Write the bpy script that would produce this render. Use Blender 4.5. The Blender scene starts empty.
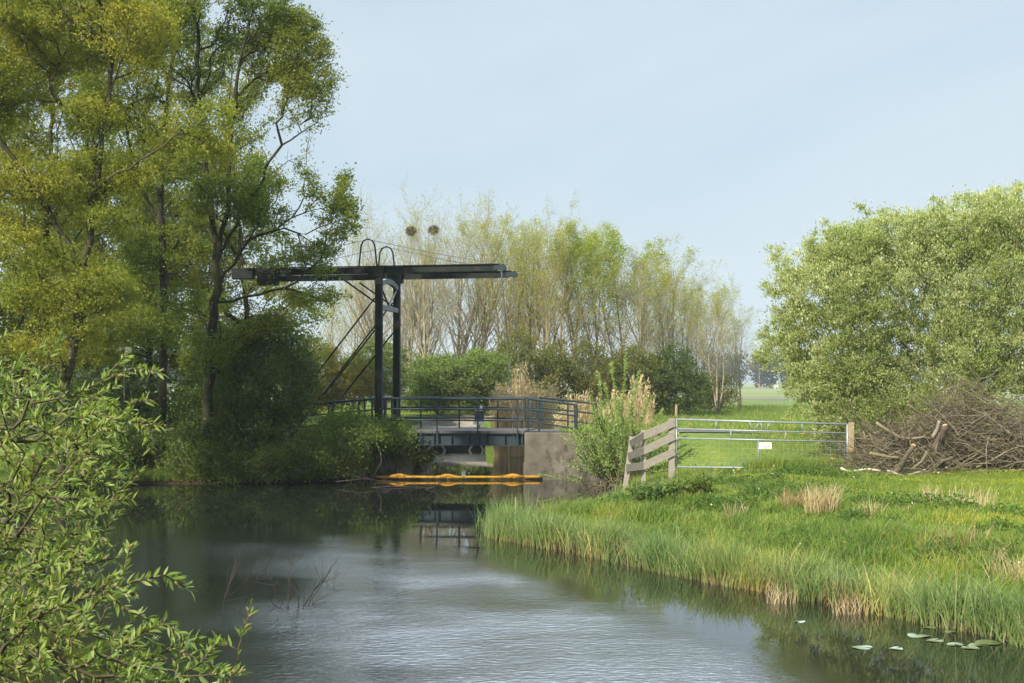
import bpy, math, numpy as np
from mathutils import Vector
R = math.radians
C = bpy.context.scene.collection
F, HY, CX, H = 1422.0, 382.0, 512.0, 2.95


def W(px, py, D):
    """photo measurement -> metres, for a thing standing D metres away"""
    return np.array([(px - CX) / F * D, D, H - (py - HY) / F * D])


def GX(px, D):
    return (px - CX) / F * D


# ---------------------------------------------------------------- mesh builder
class MB:
    def __init__(s):
        s.v, s.q, s.t, s.n, s.att = [], [], [], 0, []
        s.ms, s.mq, s.mt = 0, [], []

    def add(s, V, Q=None, T=None, att=None):
        V = np.asarray(V, float).reshape(-1, 3)
        s.v.append(V)
        if Q is not None and len(Q):
            Q = np.asarray(Q, int).reshape(-1, 4)
            s.q.append(Q + s.n); s.mq.append(np.full(len(Q), s.ms))
        if T is not None and len(T):
            T = np.asarray(T, int).reshape(-1, 3)
            s.t.append(T + s.n); s.mt.append(np.full(len(T), s.ms))
        s.att.append(np.zeros(len(V)) if att is None else np.asarray(att, float).reshape(-1))
        s.n += len(V)

    def box(s, c, sx, sy, sz, ax=(1, 0, 0), ay=(0, 1, 0), az=(0, 0, 1), bev=0.0):
        c = np.asarray(c, float)
        ax, ay, az = [np.asarray(a, float) / np.linalg.norm(a) for a in (ax, ay, az)]
        if bev <= 0:
            P = np.array([[i, j, k] for k in (-.5, .5) for j in (-.5, .5) for i in (-.5, .5)])
            V = c + P[:, :1] * sx * ax + P[:, 1:2] * sy * ay + P[:, 2:] * sz * az
            s.add(V, [[0, 2, 3, 1], [4, 5, 7, 6], [0, 1, 5, 4], [2, 6, 7, 3], [0, 4, 6, 2], [1, 3, 7, 5]])
        else:
            import bmesh
            bm = bmesh.new(); bmesh.ops.create_cube(bm, size=1)
            for v in bm.verts:
                v.co = Vector((v.co.x * sx, v.co.y * sy, v.co.z * sz))
            bmesh.ops.bevel(bm, geom=list(bm.edges), offset=bev, segments=1, affect='EDGES', profile=.5)
            bm.verts.ensure_lookup_table()
            P = np.array([v.co[:] for v in bm.verts])
            V = c + P[:, :1] * ax + P[:, 1:2] * ay + P[:, 2:] * az
            Q, T = [], []
            for f in bm.faces:
                i = [v.index for v in f.verts]
                if len(i) == 4: Q.append(i)
                elif len(i) == 3: T.append(i)
                else:
                    for k in range(1, len(i) - 1): T.append([i[0], i[k], i[k + 1]])
            bm.free()
            s.add(V, Q, T)

    def beam(s, a, b, w, h, bev=0.0, up=(0, 0, 1)):
        a, b = np.asarray(a, float), np.asarray(b, float)
        d = b - a; L = np.linalg.norm(d); d /= L
        side = np.cross(up, d)
        if np.linalg.norm(side) < 1e-4: side = np.cross((0, 1, 0), d)
        side /= np.linalg.norm(side); u = np.cross(d, side)
        s.box((a + b) / 2, L, w, h, d, side, u, bev)

    def tubes(s, pts, rad, k=6, cap=True, att=None):
        """pts (B,n,3) rad (B,n)"""
        pts = np.asarray(pts, float); rad = np.asarray(rad, float)
        if pts.ndim == 2: pts, rad = pts[None], rad[None]
        B, n, _ = pts.shape
        T = np.gradient(pts, axis=1); T /= np.linalg.norm(T, axis=2, keepdims=True) + 1e-9
        ref = np.where(np.abs(T[:, :1, 2:]) > .8, np.array([1., .13, 0]), np.array([.07, 0, 1.]))
        ref = np.broadcast_to(ref, T.shape)
        X = np.cross(T, ref); X /= np.linalg.norm(X, axis=2, keepdims=True) + 1e-9
        Y = np.cross(T, X)
        a = np.arange(k) * 2 * math.pi / k
        ring = pts[:, :, None] + rad[:, :, None, None] * (np.cos(a)[None, None, :, None] * X[:, :, None] + np.sin(a)[None, None, :, None] * Y[:, :, None])
        V = ring.reshape(-1, 3)
        b = np.arange(B)[:, None, None] * n * k; i = np.arange(n - 1)[None, :, None] * k; j = np.arange(k)[None, None, :]
        j2 = (j + 1) % k
        Q = np.stack([b + i + j, b + i + j2, b + i + k + j2, b + i + k + j], -1).reshape(-1, 4)
        Tt = []
        if cap and k > 3:
            for e in (0, n - 1):
                for m in range(1, k - 1):
                    o = np.arange(B) * n * k + e * k
                    Tt.append(np.stack([o, o + m, o + m + 1] if e else [o, o + m + 1, o + m], -1))
            Tt = np.concatenate(Tt)
        s.add(V, Q, Tt if len(Tt) else None)

    def bar(s, a, b, r, k=8, r2=None):
        s.tubes(np.array([[a, b]], float), np.array([[r, r if r2 is None else r2]], float), k)

    def path(s, pts, r, k=6):
        pts = np.asarray(pts, float)
        r = np.full(len(pts), r) if np.isscalar(r) else np.asarray(r, float)
        s.tubes(pts[None], r[None], k)

    def poly(s, lines, kmin=3):
        """lines: list of (pts, rad); batched by length and thickness"""
        g = {}
        for p, r in lines:
            rm = max(r)
            k = 8 if rm > .07 else 5 if rm > .02 else kmin
            g.setdefault((len(p), k), []).append((p, r))
        for (n, k), L in g.items():
            if n < 2: continue
            s.tubes(np.array([l[0] for l in L]), np.array([l[1] for l in L]), k, cap=k > 3)

    def build(s, name, mats, root=None, smooth=False, attname=None, loc=None):
        V = np.concatenate(s.v) if s.v else np.zeros((0, 3))
        off = np.array(loc if loc is not None and root is None else (0, 0, 0), float); rr_ = root
        while rr_ is not None: off = off + np.array(rr_.location[:]); rr_ = rr_.parent
        me = bpy.data.meshes.new(name)
        me.vertices.add(len(V)); me.vertices.foreach_set('co', (V - off).astype(np.float32).ravel())
        Q = np.concatenate(s.q) if s.q else np.zeros((0, 4), int)
        T = np.concatenate(s.t) if s.t else np.zeros((0, 3), int)
        nl = Q.size + T.size
        me.loops.add(nl); me.polygons.add(len(Q) + len(T))
        me.loops.foreach_set('vertex_index', np.concatenate([Q.ravel(), T.ravel()]).astype(np.int32))
        st = np.concatenate([np.arange(len(Q)) * 4, Q.size + np.arange(len(T)) * 3]).astype(np.int32)
        me.polygons.foreach_set('loop_start', st)
        mi = np.concatenate([np.concatenate(s.mq) if s.mq else np.zeros(0, int), np.concatenate(s.mt) if s.mt else np.zeros(0, int)])
        if not isinstance(mats, (list, tuple)): mats = [mats]
        for m in mats: me.materials.append(m)
        me.polygons.foreach_set('material_index', mi.astype(np.int32))
        me.polygons.foreach_set('use_smooth', np.full(len(Q) + len(T), bool(smooth)))
        if attname:
            a = me.attributes.new(attname, 'FLOAT', 'POINT')
            a.data.foreach_set('value', np.concatenate(s.att).astype(np.float32))
        me.update(calc_edges=True); me.validate()
        o = bpy.data.objects.new(name, me); C.objects.link(o)
        if root is not None: o.parent = root
        elif loc is not None: o.location = loc
        return o


def thing(name, label, cat, loc=(0, 0, 0), group=None):
    o = bpy.data.objects.new(name, None); C.objects.link(o)
    o.empty_display_size = .3
    o.location = [float(v) for v in loc]
    return tag(o, label, cat, group)


def tag(o, label, cat, group=None, kind=None):
    o['label'] = label; o['category'] = cat
    if group: o['group'] = group
    if kind: o['kind'] = kind
    return o


def struct(o, kind='structure'):
    o['kind'] = kind; return o


def copy_tree(o, parent=None):
    c = o.copy(); C.objects.link(c)
    if parent is not None: c.parent = parent
    for ch in list(o.children): copy_tree(ch, c)
    return c


# ---------------------------------------------------------------- materials
def nodes(name):
    m = bpy.data.materials.new(name); m.use_nodes = True
    nt = m.node_tree; nt.nodes.clear()
    out = nt.nodes.new('ShaderNodeOutputMaterial')
    return m, nt, out


def N(nt, t, **kw):
    n = nt.nodes.new(t)
    for k, v in kw.items():
        if k in n.inputs.keys(): n.inputs[k].default_value = v
        else: setattr(n, k, v)
    return n


def ramp(nt, src, stops):
    r = nt.nodes.new('ShaderNodeValToRGB'); e = r.color_ramp.elements
    while len(e) < len(stops): e.new(.5)
    for el, (p, c) in zip(e, stops): el.position = p; el.color = (*c, 1)
    nt.links.new(src, r.inputs[0]); return r.outputs[0]


def mixc(nt, f, a, b, mode='MIX'):
    m = nt.nodes.new('ShaderNodeMix'); m.data_type = 'RGBA'; m.blend_type = mode
    for i, s in ((0, f), (6, a), (7, b)):
        if isinstance(s, bpy.types.NodeSocket): nt.links.new(s, m.inputs[i])
        elif i == 0: m.inputs[0].default_value = s
        else: m.inputs[i].default_value = (*s, 1)
    return m.outputs[2]


def noise(nt, scale, detail=4, rough=.55, vec=None, coord='Object', stretch=None):
    tc = nt.nodes.new('ShaderNodeTexCoord'); v = tc.outputs[coord]
    if stretch:
        mp = nt.nodes.new('ShaderNodeMapping'); mp.inputs['Scale'].default_value = stretch
        nt.links.new(v, mp.inputs[0]); v = mp.outputs[0]
    n = nt.nodes.new('ShaderNodeTexNoise'); n.inputs['Scale'].default_value = scale
    n.inputs['Detail'].default_value = detail; n.inputs['Roughness'].default_value = rough
    nt.links.new(v, n.inputs['Vector'])
    return n.outputs['Fac']


def leaf_mat(name, cols, trans=.4, tint=None, gloss=.25, clump=.5, rough=.5):
    """cols: ramp stops over the leaves, tint: second colour in large clumps (both real leaf colours)"""
    m, nt, out = nodes(name)
    g = N(nt, 'ShaderNodeNewGeometry')
    c = ramp(nt, g.outputs['Random Per Island'], cols)
    if tint is not None:
        f = noise(nt, clump, 2)
        f = ramp(nt, f, [(.42, (0, 0, 0)), (.6, (1, 1, 1))])
        c = mixc(nt, f, c, mixc(nt, .75, c, tint))
    p = N(nt, 'ShaderNodeBsdfPrincipled', Roughness=rough)
    p.inputs['Specular IOR Level'].default_value = gloss
    nt.links.new(c, p.inputs['Base Color'])
    t = N(nt, 'ShaderNodeBsdfTranslucent')
    ct = mixc(nt, 1.0, c, (1.25, 1.3, .55), 'MULTIPLY')
    nt.links.new(ct, t.inputs['Color'])
    mx = N(nt, 'ShaderNodeMixShader'); mx.inputs[0].default_value = trans
    nt.links.new(p.outputs[0], mx.inputs[1]); nt.links.new(t.outputs[0], mx.inputs[2])
    nt.links.new(mx.outputs[0], out.inputs[0])
    return m


def blade_mat(name, cols, base, trans=.35, t0=.0, t1=.45, gloss=.2):
    m, nt, out = nodes(name)
    g = N(nt, 'ShaderNodeNewGeometry')
    c = ramp(nt, g.outputs['Random Per Island'], cols)
    a = N(nt, 'ShaderNodeAttribute', attribute_name='t')
    f = ramp(nt, a.outputs['Fac'], [(t0, (0, 0, 0)), (t1, (1, 1, 1))])
    c = mixc(nt, f, base, c)
    big = ramp(nt, noise(nt, .7, 4, .65), [(.33, (.66, .78, .72)), (.5, (1, 1, 1)), (.67, (1.42, 1.18, .95))])
    c = mixc(nt, 1.0, c, big, 'MULTIPLY')
    p = N(nt, 'ShaderNodeBsdfPrincipled', Roughness=.5); p.inputs['Specular IOR Level'].default_value = gloss
    nt.links.new(c, p.inputs['Base Color'])
    t = N(nt, 'ShaderNodeBsdfTranslucent'); nt.links.new(c, t.inputs['Color'])
    mx = N(nt, 'ShaderNodeMixShader'); mx.inputs[0].default_value = trans
    nt.links.new(p.outputs[0], mx.inputs[1]); nt.links.new(t.outputs[0], mx.inputs[2])
    nt.links.new(mx.outputs[0], out.inputs[0])
    return m


def solid_mat(name, stops, scale=4, rough=.7, bump=.3, detail=6, stretch=None, metal=0, spec=.4, second=None):
    m, nt, out = nodes(name)
    f = noise(nt, scale, detail, .6, stretch=stretch)
    c = ramp(nt, f, stops)
    if second:
        sc, lo, hi, col, st = second
        f2 = ramp(nt, noise(nt, sc, 5, .65, stretch=st), [(lo, (0, 0, 0)), (hi, (1, 1, 1))])
        c = mixc(nt, f2, c, col)
    p = N(nt, 'ShaderNodeBsdfPrincipled', Roughness=rough, Metallic=metal)
    p.inputs['Specular IOR Level'].default_value = spec
    nt.links.new(c, p.inputs['Base Color'])
    if bump:
        b = N(nt, 'ShaderNodeBump', Strength=bump, Distance=.02)
        nt.links.new(noise(nt, scale * 5, 5, .6, stretch=stretch), b.inputs['Height']); nt.links.new(b.outputs[0], p.inputs['Normal'])
    nt.links.new(p.outputs[0], out.inputs[0])
    return m


M = {}
M['bark'] = solid_mat('bark_dark', [(.3, (.020, .018, .012)), (.7, (.060, .054, .036))], 3, .9, .8, stretch=(4, 4, 1), second=(1.5, .45, .65, (.055, .062, .024), None), spec=.1)
M['bark_green'] = solid_mat('bark_mossy', [(.3, (.040, .038, .020)), (.7, (.095, .088, .046))], 3, .9, .6, stretch=(4, 4, 1), spec=.1)
M['twig'] = solid_mat('twig_ochre', [(.3, (0.163, 0.125, 0.069)), (.7, (0.325, 0.263, 0.144))], 2, .85, 0)
M['twig_grey'] = solid_mat('twig_grey', [(.3, (0.195, 0.169, 0.117)), (.7, (0.377, 0.325, 0.221))], 2, .85, 0)
M['twig_brown'] = solid_mat('twig_brown', [(.3, (.135, .115, .07)), (.7, (.28, .24, .16))], 6, .85, .3)
M['willow_stem'] = solid_mat('willow_stem', [(.3, (.12, .11, .055)), (.7, (.22, .19, .10))], 9, .7, .2)
M['near_stem'] = solid_mat('near_willow_stem', [(.3, (.06, .055, .028)), (.7, (.13, .115, .06))], 9, .8, .2, spec=.15)
M['dead'] = solid_mat('dead_twig', [(.3, (0.028, 0.019, 0.017)), (.7, (0.061, 0.041, 0.033))], 9, .8, .2)
M['steel'] = solid_mat('dark_painted_steel', [(.3, (.010, .014, .012)), (.7, (.020, .026, .021))], 3, .75, .06, spec=.2, second=(6, .6, .75, (.030, .030, .020), None))
M['steel_blue'] = solid_mat('teal_painted_steel', [(.3, (.012, .026, .032)), (.7, (.022, .040, .046))], 3, .6, .04, spec=.3)
M['steel_rust'] = solid_mat('rust_streaked_steel', [(.3, (.014, .018, .016)), (.7, (.03, .034, .028))], 5, .8, .1, spec=.2, second=(7, .52, .66, (.085, .045, .022), (3, 3, .6)))
M['steel_grey'] = solid_mat('bluish_grey_steel', [(.3, (0.070, 0.084, 0.098)), (.7, (0.119, 0.133, 0.147))], 3, .45, .04)
M['galv'] = solid_mat('galvanised_steel', [(.3, (0.255, 0.289, 0.315)), (.7, (0.374, 0.408, 0.425))], 12, .45, .03, metal=.35)
M['concrete'] = solid_mat('weathered_concrete', [(.25, (.075, .068, .053)), (.5, (.135, .122, .095)), (.75, (.19, .175, .14))], 2.2, .95, .5, second=(2.2, .5, .68, (.045, .042, .032), (1.3, 1.3, .8)), spec=.15)
M['concrete_pale'] = solid_mat('pale_concrete', [(.3, (0.231, 0.231, 0.220)), (.7, (0.330, 0.330, 0.314))], 3, .9, .3)
M['deck'] = solid_mat('worn_deck_boards', [(.3, (0.070, 0.064, 0.052)), (.7, (0.133, 0.119, 0.098))], 5, .9, .4, stretch=(1, 8, 1))
M['wood_grey'] = solid_mat('weathered_wood', [(.3, (0.244, 0.217, 0.174)), (.7, (0.370, 0.334, 0.280))], 5, .9, .05, stretch=(2, 2, 8), spec=.15)
M['wood_tan'] = solid_mat('newer_wood', [(.3, (.26, .195, .105)), (.7, (.42, .33, .19))], 4, .85, .15, stretch=(3, 3, 6))
M['wood_cut'] = solid_mat('cut_wood', [(.3, (.40, .25, .12)), (.7, (.60, .42, .23))], 14, .8, .2)
M['wood_pale'] = solid_mat('bare_pale_wood', [(.3, (.40, .33, .25)), (.7, (.62, .55, .45))], 6, .75, .3)
M['log'] = solid_mat('log_bark', [(.3, (.055, .042, .030)), (.7, (.16, .125, .09))], 5, .9, .8, second=(3, .55, .68, (.13, .13, .06), None))
M['log_green'] = solid_mat('log_bark_mossy', [(.3, (.12, .105, .045)), (.7, (.24, .21, .10))], 5, .9, .6)
M['orange'] = solid_mat('orange_float', [(.3, (.34, .17, .015)), (.7, (.50, .28, .035))], 5, .8, .5, second=(6, .52, .66, (.16, .10, .03), None), spec=.1)
M['white'] = solid_mat('white_paint', [(.3, (.70, .70, .68)), (.7, (.82, .82, .80))], 8, .5, 0)
M['panel_dark'] = solid_mat('dark_sign_face', [(.3, (.025, .03, .045)), (.7, (.04, .05, .065))], 8, .4, 0)
M['text_grey'] = solid_mat('grey_print', [(.3, (.09, .09, .1)), (.7, (.14, .14, .15))], 8, .6, 0)
M['rust'] = solid_mat('red_brown_panel', [(.3, (.13, .05, .03)), (.7, (.22, .10, .06))], 8, .6, .1)
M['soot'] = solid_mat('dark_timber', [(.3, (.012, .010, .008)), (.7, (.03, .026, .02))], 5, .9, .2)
M['gravel'] = solid_mat('gravel', [(.3, (0.225, 0.195, 0.158)), (.7, (0.345, 0.307, 0.255))], 9, .95, .5)
M['dirt'] = solid_mat('dirt_track', [(.3, (.24, .20, .13)), (.7, (.42, .36, .26))], 3, .95, .5, second=(1.4, .5, .62, (.14, .19, .05), None))
M['plough'] = solid_mat('ploughed_soil', [(.3, (.085, .058, .045)), (.7, (.15, .105, .082))], .6, .95, .5)
M['nest'] = solid_mat('nest_sticks', [(.3, (.06, .045, .03)), (.7, (.13, .095, .06))], 8, .9, .5)
M['straw'] = leaf_mat('dry_reed', [(0, (.36, .27, .15)), (1, (.62, .50, .32))], .25)
M['straw_brown'] = leaf_mat('dry_brown_grass', [(0, (.24, .155, .075)), (1, (.44, .32, .17))], .25)
M['flower'] = leaf_mat('dandelion_yellow', [(0, (.72, .46, .01)), (1, (.82, .56, .02))], .2)
M['blossom'] = leaf_mat('cream_blossom', [(0, (.55, .56, .42)), (1, (.70, .70, .58))], .2)
M['wool'] = solid_mat('wool_white', [(.3, (.6, .57, .5)), (.7, (.75, .72, .65))], 3, .95, 0)
M['wool_dark'] = solid_mat('wool_dark', [(.3, (.02, .018, .016)), (.7, (.04, .035, .03))], 3, .95, 0)
M['lily'] = leaf_mat('lily_pad', [(0, (.11, .15, .045)), (1, (.21, .25, .09))], .05, gloss=.5, rough=.3)
# foliage
M['L_alder'] = leaf_mat('leaf_alder', [(0, (0.087, 0.135, 0.017)), (.6, (0.140, 0.197, 0.024)), (1, (0.212, 0.257, 0.036))], .4, tint=(0.226, 0.237, 0.026))
M['L_oak'] = leaf_mat('leaf_ochre', [(0, (0.239, 0.246, 0.028)), (.6, (0.344, 0.330, 0.038)), (1, (0.436, 0.395, 0.058))], .42, tint=(0.183, 0.239, 0.031), clump=.35)
M['L_olive'] = leaf_mat('leaf_olive', [(0, (0.131, 0.163, 0.019)), (.6, (0.192, 0.224, 0.027)), (1, (0.267, 0.272, 0.038))], .42, tint=(0.248, 0.242, 0.032))
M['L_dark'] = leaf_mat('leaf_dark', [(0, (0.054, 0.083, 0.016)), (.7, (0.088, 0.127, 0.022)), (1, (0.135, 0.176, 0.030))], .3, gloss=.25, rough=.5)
M['L_bank'] = leaf_mat('leaf_bank', [(0, (0.088, 0.133, 0.022)), (.7, (0.144, 0.216, 0.035)), (1, (0.212, 0.287, 0.048))], .35, tint=(0.116, 0.133, 0.035), clump=1.2)
M['L_bush'] = leaf_mat('leaf_grey_willow', [(0, (0.255, 0.300, 0.109)), (.5, (0.360, 0.406, 0.162)), (.85, (0.496, 0.528, 0.251)), (1, (0.722, 0.712, 0.455))], .35, tint=(0.255, 0.314, 0.081), clump=.6, gloss=.3)
M['L_shrub'] = leaf_mat('leaf_willow_shoot', [(0, (0.177, 0.253, 0.063)), (.6, (0.266, 0.354, 0.101)), (1, (0.380, 0.455, 0.164))], .35)
M['L_fore'] = leaf_mat('leaf_willow_fore', [(0, (0.091, 0.151, 0.031)), (.4, (0.169, 0.250, 0.056)), (.8, (0.268, 0.360, 0.098)), (1, (0.381, 0.459, 0.167))], .36, gloss=.3, rough=.5, tint=(0.239, 0.273, 0.056), clump=1.6)
M['catkin'] = leaf_mat('catkin', [(0, (.16, .16, .07)), (.6, (.24, .22, .10)), (1, (.26, .18, .09))], .15)
M['L_grove'] = leaf_mat('leaf_grove', [(0, (0.240, 0.274, 0.029)), (.6, (0.352, 0.365, 0.046)), (1, (0.449, 0.431, 0.072))], .42)
M['L_groveb'] = leaf_mat('leaf_grove_bright', [(0, (0.192, 0.252, 0.024)), (.6, (0.276, 0.336, 0.036)), (1, (0.348, 0.384, 0.060))], .45)
M['L_mid'] = leaf_mat('leaf_midground', [(0, (0.105, 0.154, 0.031)), (.6, (0.168, 0.231, 0.048)), (1, (0.252, 0.315, 0.070))], .35, tint=(0.119, 0.140, 0.042))
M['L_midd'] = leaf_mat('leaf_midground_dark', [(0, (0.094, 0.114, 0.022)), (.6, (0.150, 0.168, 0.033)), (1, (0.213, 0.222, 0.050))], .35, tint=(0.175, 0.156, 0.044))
M['L_midy'] = leaf_mat('leaf_midground_yellow', [(0, (0.176, 0.198, 0.028)), (.6, (0.253, 0.264, 0.039)), (1, (0.330, 0.297, 0.066))], .4, tint=(0.264, 0.165, 0.050))
M['L_far'] = leaf_mat('leaf_far', [(0, (0.026, 0.035, 0.022)), (1, (0.052, 0.061, 0.043))], .3)
M['L_weed'] = leaf_mat('leaf_weed', [(0, (.055, .12, .022)), (.7, (.10, .18, .032)), (1, (.16, .22, .05))], .3)
M['reed'] = blade_mat('reed_green', [(0, (0.142, 0.216, 0.062)), (.5, (0.197, 0.289, 0.080)), (.9, (0.284, 0.370, 0.123)), (1, (0.493, 0.419, 0.222))], (0.296, 0.234, 0.111), t0=.0, t1=.4)
M['grass'] = blade_mat('grass_blades', [(0, (0.106, 0.188, 0.027)), (.5, (0.176, 0.282, 0.038)), (.82, (0.263, 0.338, 0.062)), (.93, (0.376, 0.352, 0.112)), (1, (0.502, 0.401, 0.190))], (0.138, 0.164, 0.045), t1=.3)
M['lawn'] = blade_mat('meadow_blades', [(0, (0.168, 0.246, 0.022)), (.6, (0.230, 0.308, 0.030)), (.92, (0.314, 0.347, 0.060)), (1, (0.448, 0.381, 0.160))], (0.146, 0.179, 0.035), t1=.3)


# ground: meadow greens with drier and darker patches, mud below the shoreline, paler field far away
def ground_mat():
    m, nt, out = nodes('meadow_ground')
    a = ramp(nt, noise(nt, .5, 6, .65), [(.3, (.075, .125, .018)), (.5, (.115, .175, .024)), (.7, (.17, .21, .04))])
    b = ramp(nt, noise(nt, 9, 4, .6), [(.3, (.75, .75, .75)), (.7, (1.25, 1.25, 1.25))])
    c = mixc(nt, 1.0, a, b, 'MULTIPLY')
    tc = N(nt, 'ShaderNodeTexCoord'); sp = N(nt, 'ShaderNodeSeparateXYZ'); nt.links.new(tc.outputs['Object'], sp.inputs[0])
    mr = N(nt, 'ShaderNodeMapRange'); mr.inputs[1].default_value = .06; mr.inputs[2].default_value = .35
    nt.links.new(sp.outputs['Z'], mr.inputs[0])
    c = mixc(nt, mr.outputs[0], (.045, .034, .02), c)
    far = N(nt, 'ShaderNodeMapRange'); far.inputs[1].default_value = 165; far.inputs[2].default_value = 230
    nt.links.new(sp.outputs['Y'], far.inputs[0])
    fc = ramp(nt, noise(nt, .02, 3, stretch=(.25, 1, 1)), [(.35, (.14, .19, .045)), (.65, (.24, .24, .09))])
    c = mixc(nt, far.outputs[0], c, fc)
    p = N(nt, 'ShaderNodeBsdfPrincipled', Roughness=.95); p.inputs['Specular IOR Level'].default_value = .15
    nt.links.new(c, p.inputs['Base Color'])
    bu = N(nt, 'ShaderNodeBump', Strength=.6, Distance=.06); nt.links.new(noise(nt, 6, 5), bu.inputs['Height'])
    nt.links.new(bu.outputs[0], p.inputs['Normal']); nt.links.new(p.outputs[0], out.inputs[0])
    return m


def water_mat():
    m, nt, out = nodes('canal_water')
    at = N(nt, 'ShaderNodeAttribute', attribute_name='t')
    n1 = noise(nt, 11, 2, .5, stretch=(.8, 1.15, 1)); n2 = noise(nt, 1.1, 3, .5, stretch=(.7, 1.2, 1)); n3 = noise(nt, .22, 3, .5)
    # wind patches
    wp = ramp(nt, n3, [(.40, (.5, .5, .5)), (.60, (1, 1, 1))])
    st = N(nt, 'ShaderNodeMath', operation='MULTIPLY'); nt.links.new(at.outputs['Fac'], st.inputs[0]); nt.links.new(wp, st.inputs[1])
    ad = N(nt, 'ShaderNodeMath', operation='MULTIPLY_ADD'); nt.links.new(n2, ad.inputs[0]); ad.inputs[1].default_value = 1.6; nt.links.new(n1, ad.inputs[2])
    hm = N(nt, 'ShaderNodeMath', operation='MULTIPLY'); nt.links.new(ad.outputs[0], hm.inputs[0]); nt.links.new(st.outputs[0], hm.inputs[1])
    b = N(nt, 'ShaderNodeBump', Strength=1.0, Distance=WATER_BUMP); nt.links.new(hm.outputs[0], b.inputs['Height'])
    p = N(nt, 'ShaderNodeBsdfPrincipled', IOR=1.45)
    p.inputs['Base Color'].default_value = (.013, .016, .012, 1)
    rg = N(nt, 'ShaderNodeMapRange'); rg.inputs[3].default_value = .0; rg.inputs[4].default_value = .24
    nt.links.new(st.outputs[0], rg.inputs[0]); nt.links.new(rg.outputs[0], p.inputs['Roughness'])
    nt.links.new(b.outputs[0], p.inputs['Normal']); nt.links.new(p.outputs[0], out.inputs[0])
    return m


WATER_BUMP = .009
M['ground'] = ground_mat()
M['water'] = water_mat()

# ---------------------------------------------------------------- terrain
SHORE = np.array([(8.5, 2.6), (7.6, 9), (6.5, 13.5), (5.86, 16.3), (5.3, 17.3), (4.76, 18.4), (3.95, 19.5), (2.84, 21.5), (1.79, 23.6), (.51, 25.7),
                  (-.14, 27.0), (-.25, 28.4), (.2, 29.8), (1.1, 31.2), (2.0, 33), (2.6, 35.2), (3.0, 38), (3.3, 41), (3.6, 43.0), (.5, 43.6), (.75, 47), (1.0, 58), (.9, 68), (-4.8, 69),
                  (-3.9, 58), (-3.0, 47), (-3.05, 44.3), (-4.4, 43.2), (-5.2, 42.3), (-7, 41.6), (-11, 41), (-13.3, 38), (-13.2, 30), (-10.2, 18), (-7.2, 9), (-5.6, 4.2), (-3.5, 2.4), (3, 2.2)])
OB = np.array([-4.115, 44., 0]); UB = np.array([.99, -.141, 0]); NB = np.array([.141, .99, 0])
DECK = 1.46


def BR(s, t, z):
    return OB + UB * s + NB * t + np.array([0, 0, z])


def sdf(x, y):
    """distance to the shoreline, positive on land"""
    x = np.asarray(x, float); y = np.asarray(y, float)
    d = np.full(x.shape, 1e9); ins = np.zeros(x.shape, bool)
    A = SHORE; B = np.roll(SHORE, -1, 0)
    for (ax, ay), (bx, by) in zip(A, B):
        ex, ey = bx - ax, by - ay
        t = np.clip(((x - ax) * ex + (y - ay) * ey) / (ex * ex + ey * ey), 0, 1)
        d = np.minimum(d, (x - ax - t * ex) ** 2 + (y - ay - t * ey) ** 2)
        c = (ay > y) != (by > y)
        ins ^= c & (x < (bx - ax) * (y - ay) / (by - ay + 1e-12) + ax)
    d = np.sqrt(d)
    return np.where(ins, -d, d)


def sstep(a, b, x):
    t = np.clip((x - a) / (b - a), 0, 1); return t * t * (3 - 2 * t)


def wob(x, y, f, s):
    return (np.sin(x * f + s) * np.cos(y * f * 1.13 + 2 * s) + .6 * np.sin(x * f * 2.3 + y * f * 1.7 + s * 3) + .35 * np.sin(y * f * 4.1 - x * f * 3.1 + s)) / 1.95


def height(x, y):
    x = np.asarray(x, float); y = np.asarray(y, float)
    d = sdf(x, y)
    up = .06 + .70 * sstep(0, 4.2, d) + .10 * sstep(3, 14, d)
    up = up + .06 * wob(x, y, .5, 1.3) * sstep(1, 5, d) + .03 * wob(x, y, 1.7, 4) * sstep(.5, 2, d)
    # road embankment at the bridge and the higher lawn behind it
    s = (x - OB[0]) * UB[0] + (y - OB[1]) * UB[1]; t = (x - OB[0]) * NB[0] + (y - OB[1]) * NB[1]
    emb = sstep(3.2, .6, np.abs(t - 1.25) - .9) * sstep(24, 7, np.abs(s - 3))
    tgt = DECK - .04
    up = up * (1 - emb * sstep(0, 1.0, d)) + tgt * emb * sstep(0, 1.0, d)
    lawn = sstep(46.5, 56, y) * sstep(6, 1, x) * sstep(140, 110, y)
    up = np.where(lawn > 0, np.maximum(up, up * (1 - lawn) + (1.28 + .05 * wob(x, y, .3, 2)) * lawn * sstep(0, 3, d) + up * lawn * (1 - sstep(0, 3, d))), up)
    dn = -.08 - .75 * sstep(0, 2.5, -d)
    near = sstep(5.5, 1.5, y) * sstep(0, 2, d) * sstep(30, 10, np.abs(x))
    up = up + near * .5
    return np.where(d > 0, up, np.where(d > -.25, .06 + (d / .25) * .14, dn))


def grid_coords(lo, hi, f0, f1, step, grow=1.16, mx=60):
    c = list(np.arange(f0, f1 + 1e-6, step)); s = step
    while c[-1] < hi: s = min(s * grow, mx); c.append(c[-1] + s)
    s = step
    while c[0] > lo: s = min(s * grow, mx); c.insert(0, c[0] - s)
    return np.array(c)


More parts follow.
